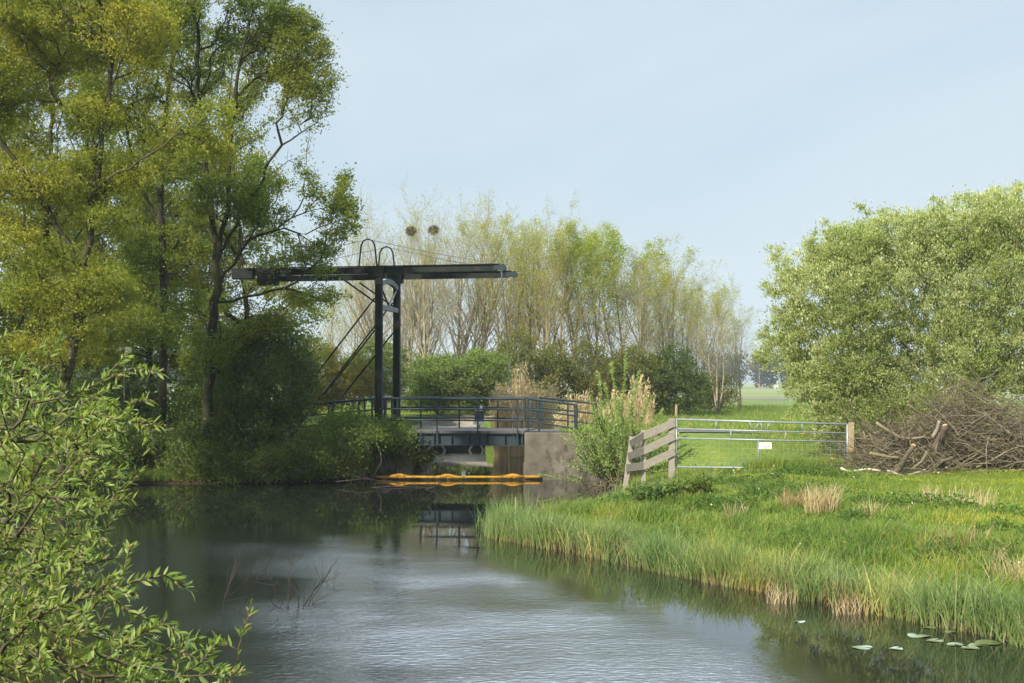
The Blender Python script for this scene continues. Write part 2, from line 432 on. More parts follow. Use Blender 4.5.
xs = grid_coords(-1500, 1500, -16, 20, .3); ys = grid_coords(-300, 2600, -1, 72, .3)
XX, YY = np.meshgrid(xs, ys)
ZZ = height(XX, YY)
far = sstep(120, 200, YY); ZZ = ZZ * (1 - far) + .75 * far
nx, ny = len(xs), len(ys)
mb = MB()
ii = (np.arange(ny - 1)[:, None] * nx + np.arange(nx - 1)[None]).ravel()
mb.add(np.stack([XX, YY, ZZ], -1).reshape(-1, 3), np.stack([ii, ii + 1, ii + nx + 1, ii + nx], -1))
struct(mb.build('ground', M['ground'], smooth=True))

# water sheet with its wind-ruffled middle
wx = np.arange(-16, 11.01, .4); wy = np.arange(1, 71.01, .4)
WX, WY = np.meshgrid(wx, wy); D_ = -sdf(WX, WY)
edge = .9 + 1.6 * sstep(-2, 4, WX)
edge_l = sstep(-7.2, -2.4, WX + .16 * (WY - 15))
ruf = sstep(.3, 1.5, D_ - edge) * sstep(29.5, 24.5, WY + .55 * wob(WX, WY, .5, .7) + .25 * (WX + 4)) * (.02 + .98 * edge_l)
ruf = np.maximum(ruf, .02)
n1, n2 = len(wx), len(wy)
mb = MB(); ii = (np.arange(n2 - 1)[:, None] * n1 + np.arange(n1 - 1)[None]).ravel()
mb.add(np.stack([WX, WY, np.zeros_like(WX)], -1).reshape(-1, 3), np.stack([ii, ii + 1, ii + n1 + 1, ii + n1], -1), att=ruf.ravel())
struct(mb.build('water', M['water'], attname='t', smooth=True))


def ribbon(name, pts, width, mat, lift=.015, step=.5):
    pts = np.array(pts, float); seg = np.linalg.norm(np.diff(pts, axis=0), axis=1); L = np.concatenate([[0], np.cumsum(seg)])
    n = int(L[-1] / step) + 2; u = np.linspace(0, L[-1], n)
    P = np.stack([np.interp(u, L, pts[:, k]) for k in (0, 1)], -1)
    for _ in range(6): P[1:-1] = (P[:-2] + 2 * P[1:-1] + P[2:]) / 4
    T = np.gradient(P, axis=0); T /= np.linalg.norm(T, axis=1, keepdims=True); Nn = np.stack([-T[:, 1], T[:, 0]], -1)
    m = 7; o = np.linspace(-.5, .5, m)
    wv = width * (1 + .12 * np.sin(u * .9) + .08 * np.sin(u * 2.3))
    G = P[:, None] + Nn[:, None] * (o[None, :, None] * wv[:, None, None])
    Z = height(G[..., 0], G[..., 1])
    Z = np.where(G[..., 1] > 120, np.maximum(Z, .75), Z) + lift
    Z[:, 0] -= lift + .03; Z[:, -1] -= lift + .03
    V = np.concatenate([G, Z[..., None]], -1).reshape(-1, 3)
    i = (np.arange(n - 1)[:, None] * m + np.arange(m - 1)[None]).ravel()
    b = MB(); b.add(V, np.stack([i, i + m, i + m + 1, i + 1], -1))
    return struct(b.build(name, mat, smooth=True))


ribbon('gravel_path', [(-30, 62), (-16, 64.5), (-8, 66), (-2, 71.5), (2, 74), (10, 78)], 2.6, M['gravel'], .05)
ribbon('dirt_path', [(3, 45.6), (6, 47.5), (9, 46.6), (13, 46.0), (20, 49)], 1.7, M['dirt'], .05)
pf = MB(); pf.add([(-60, 142, .79), (140, 142, .79), (160, 186, .79), (-60, 186, .79)], [[0, 1, 2, 3]])
struct(pf.build('ploughed_field', M['plough']))

# bridge road surface on the approaches
rb = MB()
for s0, s1 in ((-12, 1.1), (4.6, 15)):
    ss = np.linspace(s0, s1, 24)
    for a, b in zip(ss[:-1], ss[1:]):
        q = []
        for s, t in ((a, .1), (b, .1), (b, 2.4), (a, 2.4)):
            p = BR(s, t, 0); p[2] = max(float(height(p[0], p[1])), DECK - .05 if -3 < s < 6 else -9) + .03; q.append(p)
        rb.add(q, [[0, 1, 2, 3]])
struct(rb.build('road', M['deck']))


# ---------------------------------------------------------------- vegetation tools
def unit(v):
    return v / (np.linalg.norm(v, axis=-1, keepdims=True) + 1e-9)


def leaves(mb, P, size, rng, ratio=.55, up=.35, dirs=None, droop=0.0, fold=.18):
    n = len(P)
    d = rng.normal(size=(n, 3)) if dirs is None else dirs + rng.normal(size=(n, 3)) * .45
    d[:, 2] -= droop; d = unit(d)
    nr = rng.normal(size=(n, 3)); nr[:, 2] = np.abs(nr[:, 2]) + up
    sd = unit(np.cross(d, nr)); nn = np.cross(sd, d)
    L = size * rng.uniform(.65, 1.35, n)[:, None]; w = L * ratio * rng.uniform(.8, 1.2, n)[:, None] * .5
    m = P + d * L * .48 + nn * L * fold
    V = np.stack([P, m + sd * w, P + d * L, m - sd * w], 1).reshape(-1, 3)
    mb.add(V, (np.arange(n)[:, None] * 4 + np.array([0, 1, 2, 3])))


def blades(mb, P, h, w, rng, lean=.35, segs=2, dirs=None):
    """curved tapering blades; attribute t runs from 0 at the foot to 1 at the tip"""
    n = len(P); h = np.broadcast_to(h, (n,)) * rng.uniform(.6, 1.3, n); w = np.broadcast_to(w, (n,)) * rng.uniform(.7, 1.3, n)
    a = rng.uniform(0, 2 * math.pi, n); ld = np.stack([np.cos(a), np.sin(a), 0 * a], -1)
    if dirs is not None: ld = unit(ld + dirs)
    b = rng.uniform(0, math.pi, n); sd = np.stack([np.cos(b), np.sin(b), 0 * b], -1)
    le = lean * rng.uniform(.2, 1.5, n)
    V = []; A = []
    for k in range(segs + 1):
        t = k / segs
        c = P + np.array([0, 0, 1]) * (h * t * (1 - .28 * le * t))[:, None] + ld * (h * le * t * t)[:, None]
        ww = w * (1 - t) ** .7 * .5 + w * .04
        V += [c - sd * ww[:, None], c + sd * ww[:, None]]; A += [np.full(n, t)] * 2
    V = np.stack(V, 1); A = np.stack(A, 1); m = 2 * (segs + 1)
    Q = np.concatenate([np.arange(n)[:, None] * m + np.array([2 * k, 2 * k + 1, 2 * k + 3, 2 * k + 2]) for k in range(segs)])
    mb.add(V.reshape(-1, 3), Q, att=A.ravel())


def fuzz(P, rng_seed, sc):
    r = np.random.default_rng(rng_seed); s = np.zeros(len(P))
    for k in range(5):
        d = unit(r.normal(size=3)) * sc * r.uniform(.7, 1.8)
        s += np.sin(P @ d + r.uniform(0, 6.3))
    return s / 5


def sample_blobs(blobs, n, rng, seed, gap=-.12, gsc=1.6, shell=.55):
    """points in a union of ellipsoids (cx,cy,cz,rx,ry,rz), denser towards the outside, with gaps"""
    B = np.array(blobs, float); vol = (B[:, 3] * B[:, 4] * B[:, 5]) ** .85; pr = vol / vol.sum()
    out = []; tot = 0
    while tot < n:
        i = rng.choice(len(B), n, p=pr)
        d = unit(rng.normal(size=(n, 3))); r = rng.uniform(0, 1, n) ** (1 / 3 * (1 - shell * .6)) * rng.uniform(.86, 1.08, n)
        P = B[i, :3] + d * r[:, None] * B[i, 3:6]
        keep = fuzz(P * np.array([1, 1, 1.7]), seed, gsc) > gap + rng.normal(size=n) * .06
        P = P[keep]; out.append(P); tot += len(P)
    return np.concatenate(out)[:n]


def skeleton(stems, targets, rng, bf=.35, step=.35, tip=.006, pw=2.15, curve=.45, wig=.03, up=.0):
    """grow limbs from the given stems to every target; returns tube lines, thin nodes, their directions"""
    pos, par, plen, gd = [], [], [], []
    for st in stems:
        st = np.asarray(st, float); last = -1
        if pos:
            dd = np.linalg.norm(np.array(pos) - st[0], axis=1); last = int(np.argmin(dd)) if dd.min() < 1.2 else -1
        for a, b in zip(st[:-1], st[1:]):
            L = np.linalg.norm(b - a); k = max(1, int(L / step))
            for j in range(k + (1 if last < 0 else 0)):
                jj = j if last < 0 or len(pos) and par[-1] == -2 else j + 1
                t = (j if last == -1 else j + 1) / k if k else 1
                t = min(t, 1)
                pos.append(a + (b - a) * t + rng.normal(size=3) * wig); par.append(last)
                plen.append(0 if last < 0 else plen[last] + L / k); gd.append((b - a) / L); last = len(pos) - 1
    n0 = len(pos); cap = n0 + len(targets) * 14
    PA = np.zeros((cap, 3)); PA[:n0] = pos; PL = np.zeros(cap); PL[:n0] = plen; GD = np.zeros((cap, 3)); GD[:n0] = gd
    par = par + [0] * (cap - n0); n = n0
    stp = PA[:n0]
    dist = np.array([np.min(np.linalg.norm(stp - t, axis=1)) for t in targets])
    for ti in np.argsort(dist):
        T = targets[ti]
        df = T - PA[:n]; d = np.linalg.norm(df, axis=1) + 1e-6
        cosv = np.einsum('ij,ij->i', df, GD[:n]) / d
        cost = d * (1 + .55 * (1 - cosv)) + bf * PL[:n]
        i = int(np.argmin(cost)); L = d[i]
        k = int(np.clip(round(L / step), 1, 13))
        ctl = PA[i] + GD[i] * L * curve + np.array([0, 0, up * L])
        last = i; a = PA[i].copy(); prev = a
        for j in range(1, k + 1):
            t = j / k
            p = a * (1 - t) ** 2 + ctl * 2 * t * (1 - t) + T * t * t
            if j < k: p = p + rng.normal(size=3) * wig
            if n >= cap: break
            PA[n] = p; par[n] = last; PL[n] = PL[last] + np.linalg.norm(p - prev); g = p - prev
            GD[n] = g / (np.linalg.norm(g) + 1e-9); prev = p; last = n; n += 1
    PA = PA[:n]; par = np.array(par[:n]); GD = GD[:n]
    acc = np.zeros(n); has = np.zeros(n, bool); main = np.full(n, -1); mr = np.zeros(n)
    tp = tip ** pw
    for i in range(n - 1, -1, -1):
        if not has[i]: acc[i] = tp
        p = par[i]
        if p >= 0:
            acc[p] += acc[i]; has[p] = True
            if acc[i] > mr[p]: mr[p] = acc[i]; main[p] = i
    rad = acc ** (1 / pw)
    lines = []
    for i in range(n):
        p = par[i]
        if p >= 0 and main[p] == i: continue
        ch = [i] if p < 0 else [p, i]; j = i
        while main[j] >= 0: j = main[j]; ch.append(j)
        if len(ch) < 2: continue
        r = rad[ch].copy()
        if p >= 0: r[0] = min(r[0], r[1] * 1.25)
        lines.append((PA[ch], r))
    thin = np.where((rad < tip * 3.2) & (np.arange(n) >= n0))[0]
    return lines, PA[thin], GD[thin]


def tree(name, label, cat, stems, blobs, nt_, nleaf, leafsize, lm, bm_, seed, group=None, spread=.22, tip=.006, pw=2.15, gap=-.12, gsc=1.6,
         ratio=.6, bf=.35, step=.35, up=.35, droop=0., trunk='trunk', crown='crown', stemscale=1., spray=None, curve=.45, upc=0., wig=.03, flare=True):
    rng = np.random.default_rng(seed)
    stems = [np.asarray(s, float) for s in stems]
    root = thing(name, label, cat, stems[0][0], group)
    tg = sample_blobs(blobs, nt_, rng, seed, gap, gsc)
    lines, P, G = skeleton(stems, tg, rng, bf, step, tip, pw, curve, wig, upc)
    mb = MB(); mb.poly([(p, np.asarray(r) * (stemscale if max(r) > .03 else 1)) for p, r in lines]); mb.build(trunk, bm_, root, smooth=True)
    i = rng.integers(0, len(P), nleaf)
    Q = P[i] + rng.normal(size=(nleaf, 3)) * spread * np.array([1, 1, .75]) * rng.uniform(.2, 1.25, nleaf)[:, None]
    lb = MB(); leaves(lb, Q, leafsize, rng, ratio, up, droop=droop, dirs=None if spray is None else G[i] * .8 + np.array([0, 0, spray])); lb.build(crown, lm, root)
    return root


def pb(px, py, rx, ry, D, rd=None, dy=0):
    """ellipsoid read off the photo at distance D"""
    c = W(px, py, D); return (c[0], c[1] + dy, c[2], rx * D / F, (rx * D / F if rd is None else rd), ry * D / F)


def stem(pts, D, d2=None):
    return [W(px, py, D if d2 is None else D + (d2 - D) * k / (len(pts) - 1)) for k, (px, py) in enumerate(pts)]


def ground_at(p, z=-.05):
    return np.array([p[0], p[1], float(height(p[0], p[1])) + z])


# ---------------------------------------------------------------- left bank trees
tg = thing
# T2: the big alder by the water, forked, long limbs to the right
lt = 'trees on the left bank'
D = 42.2
b0 = ground_at(W(205, 440, D))
tree('alder_tree', 'tall dark green alder with forked trunk, its right limbs reaching over the bridge beam', 'tree',
     [[b0, *stem([(209, 380), (213, 330), (217, 275), (214, 225), (207, 170), (200, 110), (196, 50), (200, -10)], D)],
      stem([(217, 265), (228, 210), (229, 150), (236, 80), (250, 20)], D, D - .8),
      stem([(220, 258), (240, 215), (264, 180), (290, 160), (312, 152)], D, D - 1.5),
      stem([(217, 285), (250, 240), (285, 228), (322, 246)], D, D + .6),
      stem([(215, 305), (245, 298), (285, 288), (325, 300)], D, D - .5)],
     [pb(285, 55, 48, 26, D, 1.6), pb(308, 108, 36, 30, D, 1.5), pb(318, 180, 34, 20, D, 1.5), pb(338, 222, 22, 20, D, 1.2), pb(300, 252, 44, 11, D, 1.2), pb(330, 205, 26, 14, D, 1.2),
      pb(318, 298, 36, 10, D, 1.2), pb(262, 120, 40, 34, D, 1.6), pb(240, 15, 56, 34, D, 1.8), pb(185, 50, 46, 50, D, 1.8), pb(205, -40, 50, 40, D, 2.), pb(300, 25, 20, 14, D, 1.),
      pb(185, 160, 36, 34, D + .8, 1.4), pb(250, 325, 50, 12, D, 1.4), pb(268, 175, 24, 16, D, 1.2), pb(290, 130, 40, 16, D, 1.4), pb(240, 276, 26, 8, D - .6, 1.), pb(225, 200, 46, 24, D, 1.6), pb(262, 215, 30, 14, D, 1.2), pb(200, 300, 44, 20, D, 1.5), pb(300, 85, 50, 20, D, 1.5), pb(210, 350, 40, 24, D, 1.4), pb(262, 268, 30, 9, D - .8, .9), pb(318, 268, 22, 7, D - .4, .8), pb(240, 256, 18, 10, D - .6, .8)],
     3400, 92000, .078, M['L_alder'], M['bark'], 11, lt, stemscale=.8, gap=.05, gsc=1.5, spread=.15)
# T1
D = 44.5
b0 = ground_at(W(163, 440, D))
tree('alder_tree', 'straight slim alder just left of the forked one, its crown leaving the frame', 'tree',
     [[b0, *stem([(163, 380), (164, 300), (160, 205), (165, 120), (174, 40), (180, -60)], D)], stem([(161, 230), (135, 170), (120, 100), (110, 30)], D, D + 1), stem([(162, 270), (190, 225), (212, 190)], D, D + 1)],
     [pb(150, 20, 60, 50, D, 2), pb(180, -50, 70, 40, D, 2), pb(120, 90, 40, 40, D, 1.8), pb(172, 120, 36, 30, D, 1.6), pb(135, 200, 40, 24, D + 1, 1.5), pb(195, 215, 30, 20, D + 1, 1.2), pb(125, 290, 40, 26, D + 1, 1.5), pb(165, 250, 46, 24, D, 1.6), pb(150, 330, 46, 24, D, 1.6), pb(150, 160, 50, 24, D, 1.6)],
     2800, 84000, .076, M['L_alder'], M['bark'], 12, lt, stemscale=.8, gap=-.02, spread=.16)
# ochre flowering tree nearer on the left
D = 35.5
b0 = ground_at(W(58, 440, D))
tree('oak_tree', 'yellow ochre tree in spring flower, trunk leaning right at left edge', 'tree',
     [[b0, *stem([(66, 380), (78, 320), (88, 240), (100, 160), (110, 90), (112, 20)], D)], stem([(84, 268), (50, 215), (20, 170), (-10, 120)], D, D - 1.2),
      stem([(95, 190), (140, 160), (185, 130)], D, D - .8)],
     [pb(50, 40, 70, 30, D, 1.8), pb(118, 62, 44, 24, D, 1.6), pb(200, 122, 40, 22, D, 1.2), pb(40, 185, 66, 24, D, 1.5), pb(36, 250, 58, 30, D, 1.5), pb(205, 150, 34, 14, D, 1.1),
      pb(90, 118, 30, 20, D, 1.3), pb(-30, 120, 40, 50, D, 1.6), pb(60, -20, 80, 36, D, 2), pb(30, 295, 46, 20, D, 1.4), pb(100, 225, 30, 20, D, 1.2), pb(110, 170, 44, 24, D, 1.4), pb(0, 60, 60, 60, D, 1.8), pb(95, 290, 40, 24, D, 1.4), pb(60, 340, 44, 26, D, 1.4), pb(130, 30, 50, 30, D, 1.6)],
     3400, 115000, .072, M['L_oak'], M['bark_green'], 13, lt, stemscale=.7, gap=-.12, gsc=1.8, spread=.15, droop=.5)
# green trees behind
D = 49
b0 = ground_at(W(40, 430, D))
tree('alder_tree', 'dense olive green tree behind the yellow ochre one at left edge', 'tree',
     [[b0, *stem([(42, 340), (46, 240), (52, 120), (60, 20)], D)], stem([(46, 230), (80, 170), (110, 110)], D)],
     [pb(60, 90, 80, 60, D, 2.2), pb(20, 180, 70, 60, D, 2.2), pb(100, 190, 50, 40, D, 2.), pb(60, 20, 90, 50, D, 2.2), pb(70, 290, 70, 50, D, 2.2), pb(-20, 60, 60, 90, D, 2.2)],
     2000, 72000, .10, M['L_olive'], M['bark'], 14, lt, gap=-.12, spread=.2)
D = 53
b0 = ground_at(W(250, 425, D))
tree('alder_tree', 'olive tree farthest back between the two alder trunks', 'tree',
     [[b0, *stem([(248, 330), (240, 240), (232, 140), (228, 60)], D)], stem([(242, 260), (200, 200), (180, 140)], D), stem([(240, 250), (275, 200), (290, 150)], D)],
     [pb(225, 80, 40, 50, D, 2.), pb(190, 150, 50, 40, D, 2.), pb(240, 175, 46, 36, D, 2.), pb(200, 300, 70, 46, D, 2.), pb(130, 260, 50, 60, D, 2.), pb(275, 300, 30, 24, D, 1.6), pb(190, 230, 50, 34, D, 1.6), pb(120, 200, 50, 40, D, 1.8), pb(90, 300, 60, 50, D, 2)],
     1700, 58000, .10, M['L_olive'], M['bark'], 15, lt, gap=-.06, spread=.2)
D = 56
b0 = ground_at(W(150, 425, D))
tree('alder_tree', 'broad green tree far behind the trunks, filling the gap left of the bridge beam', 'tree',
     [[b0, *stem([(150, 340), (155, 260), (160, 190)], D)], stem([(152, 300), (90, 240), (60, 200)], D), stem([(153, 280), (220, 240), (260, 220)], D)],
     [pb(100, 240, 70, 60, D, 2.4), pb(180, 230, 60, 60, D, 2.4), pb(250, 260, 50, 46, D, 2.2), pb(290, 330, 40, 40, D, 2.), pb(40, 250, 60, 70, D, 2.4), pb(160, 320, 90, 50, D, 2.4), pb(140, 150, 60, 40, D, 2.2), pb(60, 330, 70, 50, D, 2.4)],
     1600, 52000, .12, M['L_alder'], M['bark'], 17, lt, gap=-.12, spread=.25)
D = 39.5
b0 = ground_at(W(18, 440, D))
tree('alder_tree', 'thin mossy stemmed tree with low crown at the left edge', 'tree',
     [[b0, *stem([(20, 380), (26, 300), (24, 220), (18, 140)], D)], [ground_at(W(-20, 440, D)), *stem([(-16, 350), (-8, 240)], D)]],
     [pb(20, 330, 50, 40, D, 1.6), pb(-20, 260, 60, 60, D, 1.8), pb(30, 140, 46, 30, D, 1.8), pb(95, 335, 40, 30, D, 1.5)],
     900, 26000, .08, M['L_olive'], M['bark_green'], 16, lt, gap=.0, spread=.16)


def bush(name, label, cat, px, pbase, D, blobs, nt_, nleaf, ls, lm, bm_, seed, group=None, nst=6, zb=None, **kw):
    rng = np.random.default_rng(seed + 500)
    b = W(px, pbase, D); b = ground_at(b)
    if zb is not None: b[2] = zb
    B = np.array(blobs); c = (B[:, :3] * B[:, 3:4]).sum(0) / B[:, 3].sum(); ext = np.abs(B[:, :3] - c).max(0) + B[:, 3:].mean(0)
    sts = []
    for k in range(nst):
        a = k / nst * 6.283 + rng.uniform(-.4, .4); e = b + np.array([math.cos(a) * .25, math.sin(a) * .25, 0]) * (1 + .3 * rng.normal())
        m = e * .5 + c * .5 + np.array([math.cos(a) * ext[0] * .35, math.sin(a) * ext[1] * .35, 0]); m[2] = e[2] + (c[2] - e[2]) * .7
        sts.append([b if k == 0 else e, m])
    return tree(name, label, cat, sts, blobs, nt_, nleaf, ls, lm, bm_, seed, group, trunk='stems', crown='foliage', **kw)


# hawthorn, bank shrubs along the shore
D = 43
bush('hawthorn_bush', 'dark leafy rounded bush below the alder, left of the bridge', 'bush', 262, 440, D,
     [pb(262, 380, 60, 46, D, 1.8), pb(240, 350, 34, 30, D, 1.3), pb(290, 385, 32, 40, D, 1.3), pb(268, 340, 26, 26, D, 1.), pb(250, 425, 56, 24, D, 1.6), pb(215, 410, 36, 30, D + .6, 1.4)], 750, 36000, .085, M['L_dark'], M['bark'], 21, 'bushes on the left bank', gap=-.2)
shr = [(75, 460, 50, 36, 39.5, 'L_bank'), (120, 445, 44, 42, 42.5, 'L_bank'), (165, 440, 44, 40, 43, 'L_dark'), (205, 462, 40, 26, 42.0, 'L_bank'), (248, 462, 40, 26, 42.0, 'L_bank'), (295, 455, 36, 28, 42.3, 'L_bank'),
       (335, 452, 32, 26, 42.6, 'L_bank'), (368, 448, 20, 24, 42.8, 'L_bank'), (388, 440, 24, 20, 44.0, 'L_bank'), (412, 452, 16, 14, 44.6, 'L_bank'), (345, 432, 30, 18, 43.4, 'L_bank')]
where = ['leftmost leafy shrub of the waterside row, partly behind the near willow', 'broad green waterside shrub under the leaning ochre tree', 'dark shrub below the slim straight alder',
         'low shrub over the water below the forked alder', 'low green shrub in front of the dark rounded bush', 'waterside shrub just right of the dark rounded bush',
         'waterside shrub under the left approach railing', 'leafy shrub hiding the left bridge abutment', 'light shrub in front of the foot of the portal posts', 'lowest shrub hanging over the water at the left end of the bridge', 'small shrub behind the waterside row, at the railing end']
for i, (px, py, rx, ry, D, lm) in enumerate(shr):
    bush('waterside_shrub', where[i], 'shrub', px, py + ry, D, [pb(px, py, rx, ry, D, 1.1), pb(px - rx * .5, py + ry * .35, rx * .6, ry * .6, D - .3, .8), pb(px + rx * .5, py + ry * .3, rx * .6, ry * .65, D - .2, .8)],
         260, 9000, .085, M[lm], M['twig_brown'], 30 + i, 'shrubs along the left waterline', nst=7, gap=-.16, ratio=.5)
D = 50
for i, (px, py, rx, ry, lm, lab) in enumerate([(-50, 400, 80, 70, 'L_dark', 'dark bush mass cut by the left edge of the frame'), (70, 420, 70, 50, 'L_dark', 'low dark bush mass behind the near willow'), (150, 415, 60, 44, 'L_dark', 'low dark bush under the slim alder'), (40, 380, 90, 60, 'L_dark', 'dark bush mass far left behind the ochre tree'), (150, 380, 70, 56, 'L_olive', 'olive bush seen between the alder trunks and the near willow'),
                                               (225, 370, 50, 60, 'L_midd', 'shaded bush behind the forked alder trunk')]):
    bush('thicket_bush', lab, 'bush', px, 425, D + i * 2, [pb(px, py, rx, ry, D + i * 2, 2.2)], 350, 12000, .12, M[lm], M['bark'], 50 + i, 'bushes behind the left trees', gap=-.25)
D = 66
for i, (px, py, rx, ry, lm, lab) in enumerate([(312, 375, 30, 38, 'L_midy', 'yellow green bush behind the brace rods'), (345, 385, 34, 26, 'L_midy', 'low yellow bush with reddish leaves left of the portal'), (380, 370, 30, 34, 'L_mid', 'green bush seen between the portal posts')]):
    bush('lawn_bush', lab, 'bush', px, 420, D + i, [pb(px, py, rx, ry, D + i, 1.6)], 250, 8000, .12, M[lm], M['twig'], 60 + i, 'bushes beyond the bridge', gap=-.2)
D = 72
for i, (px, py, rx, ry, lm, lab, dd) in enumerate([(440, 382, 40, 28, 'L_mid', 'fresh green bush behind the middle of the bridge', 0), (482, 378, 34, 30, 'L_mid', 'fresh green bush left of the dry reeds', 1),
                                                   (520, 366, 44, 36, 'L_midd', 'arching olive bush above the dry reeds', 6), (578, 376, 44, 38, 'L_midd', 'dark olive bush right of the dry reeds', 8),
                                                   (630, 378, 40, 34, 'L_midd', 'dark bush behind the willow shoots', 10), (672, 380, 40, 34, 'L_dark', 'darkest bush at the right foot of the grove', 10),
                                                   (432, 403, 34, 13, 'L_mid', 'low shaded undergrowth behind the lawn path, left half', 7), (484, 403, 34, 13, 'L_mid', 'low shaded undergrowth behind the lawn path, right half', 7),
                                                   (712, 388, 26, 18, 'L_midd', 'thin brownish shrub at the right end of the grove', 16)]):
    bush('grove_bush', lab, 'bush', px, 412, D + dd, [pb(px, py, rx, ry, D + dd, 2.2), pb(px + rx * .4, py + 8, rx * .6, ry * .7, D + dd - 1, 1.4), pb(px - rx * .4, py + 8, rx * .6, ry * .7, D + dd - 1, 1.4)],
         420, 15000 if dd < 16 else 5000, .125, M[lm], M['twig'], 70 + i, 'bushes at the foot of the grove', gap=-.25)


# ---------------------------------------------------------------- grove behind the bridge (bare, just leafing)
def grow(rng, p, d, L, r, lvl, cfg, lines, tips):
    n = cfg['n'][lvl]; pts = [p]; seg = L / n; dd = d.copy()
    for k in range(n):
        dd = unit(dd + rng.normal(size=3) * cfg['wob'][lvl] + np.array([0, 0, cfg['up'][lvl]]))
        p = p + dd * seg; pts.append(p)
    pts = np.array(pts); rr = np.linspace(r, r * cfg['taper'][lvl], n + 1); lines.append((pts, rr))
    if lvl == cfg['max']: tips.append(pts); return
    m = cfg['kids'][lvl]
    for j in range(m):
        t = cfg['t0'][lvl] + (1 - cfg['t0'][lvl]) * (j + rng.uniform(0, 1)) / m
        f = t * n; k = min(int(f), n - 1); q = pts[k] + (pts[k + 1] - pts[k]) * (f - k); ax = unit(pts[k + 1] - pts[k])
        s = unit(np.cross(ax, rng.normal(size=3))); an = R(cfg['ang'][lvl] * rng.uniform(.7, 1.3))
        nd = ax * math.cos(an) + s * math.sin(an)
        grow(rng, q, nd, L * cfg['ratio'][lvl] * (1.15 - .65 * t) * rng.uniform(.75, 1.2), max(rr[k] * cfg['rr'][lvl], .006), lvl + 1, cfg, lines, tips)


LIMBS = {}


def bare_tree(name, label, Hm, seed, leafn, lm, bm_, cfg, r0=.16, topbias=0., leaf=.15, forks=1):
    rng = np.random.default_rng(seed); lines, tips = [], []
    for k in range(forks):
        a = rng.uniform(0, 6.28); tilt = .05 if forks == 1 else (.07 if seed == 103 else .16)
        grow(rng, np.array([0, 0, -.1]) + (0 if k == 0 else np.array([math.cos(a), math.sin(a), 0]) * .25), unit(np.array([math.cos(a) * tilt, math.sin(a) * tilt, 1.])), Hm * rng.uniform(.86, 1.0), r0 * (1 if k == 0 else .75), 0, cfg, lines, tips)
    LIMBS[seed] = np.concatenate([p[r > .009] for p, r in lines])
    root = thing(name, label, 'tree', (0, 0, 0), 'trees of the grove behind the bridge')
    mb = MB(); mb.poly(lines); mb.build('trunk', bm_, root, smooth=True)
    P = np.concatenate(tips)
    w = np.clip((P[:, 2] / Hm), .02, 1) ** topbias; w /= w.sum()
    Q = P[rng.choice(len(P), leafn, p=w)] + rng.normal(size=(leafn, 3)) * .16
    lb = MB(); leaves(lb, Q, leaf, rng, .65, .3); lb.build('crown', lm, root)
    return root


CF_BARE = dict(n=[9, 6, 4, 3], wob=[.05, .09, .12, .14], up=[.05, .13, .10, .06], taper=[.15, .25, .35, .5], kids=[22, 6, 4], t0=[.18, .2, .2], ang=[36, 34, 37], ratio=[.46, .44, .52], rr=[.42, .5, .6], max=3)
CF_SLIM = dict(CF_BARE, kids=[20, 6, 4], ang=[38, 38, 40], ratio=[.30, .45, .5], t0=[.3, .15, .2])
CF_WIDE = dict(CF_BARE, kids=[18, 8, 4], ang=[46, 40, 40], ratio=[.5, .45, .5], t0=[.25, .15, .2], up=[.02, .05, .06, .04])
protos = [bare_tree('bare_tree', 'x', 13.5, 101, 3000, M['L_grove'], M['twig_grey'], CF_BARE, .17, 1.2, .09, 3),
          bare_tree('leafing_tree', 'x', 13, 102, 6000, M['L_grove'], M['twig'], CF_SLIM, .13, 1.4, .11, 3),
          bare_tree('leafing_tree', 'x', 13, 103, 8000, M['L_groveb'], M['twig'], CF_SLIM, .13, 3.2, .13, 3),
          bare_tree('leafing_tree', 'x', 12, 104, 4200, M['L_grove'], M['twig_grey'], CF_WIDE, .13, 1.6, .11, 3),
          bare_tree('leafing_tree', 'x', 13, 105, 5500, M['L_grove'], M['twig'], CF_BARE, .13, 1., .10, 2)]
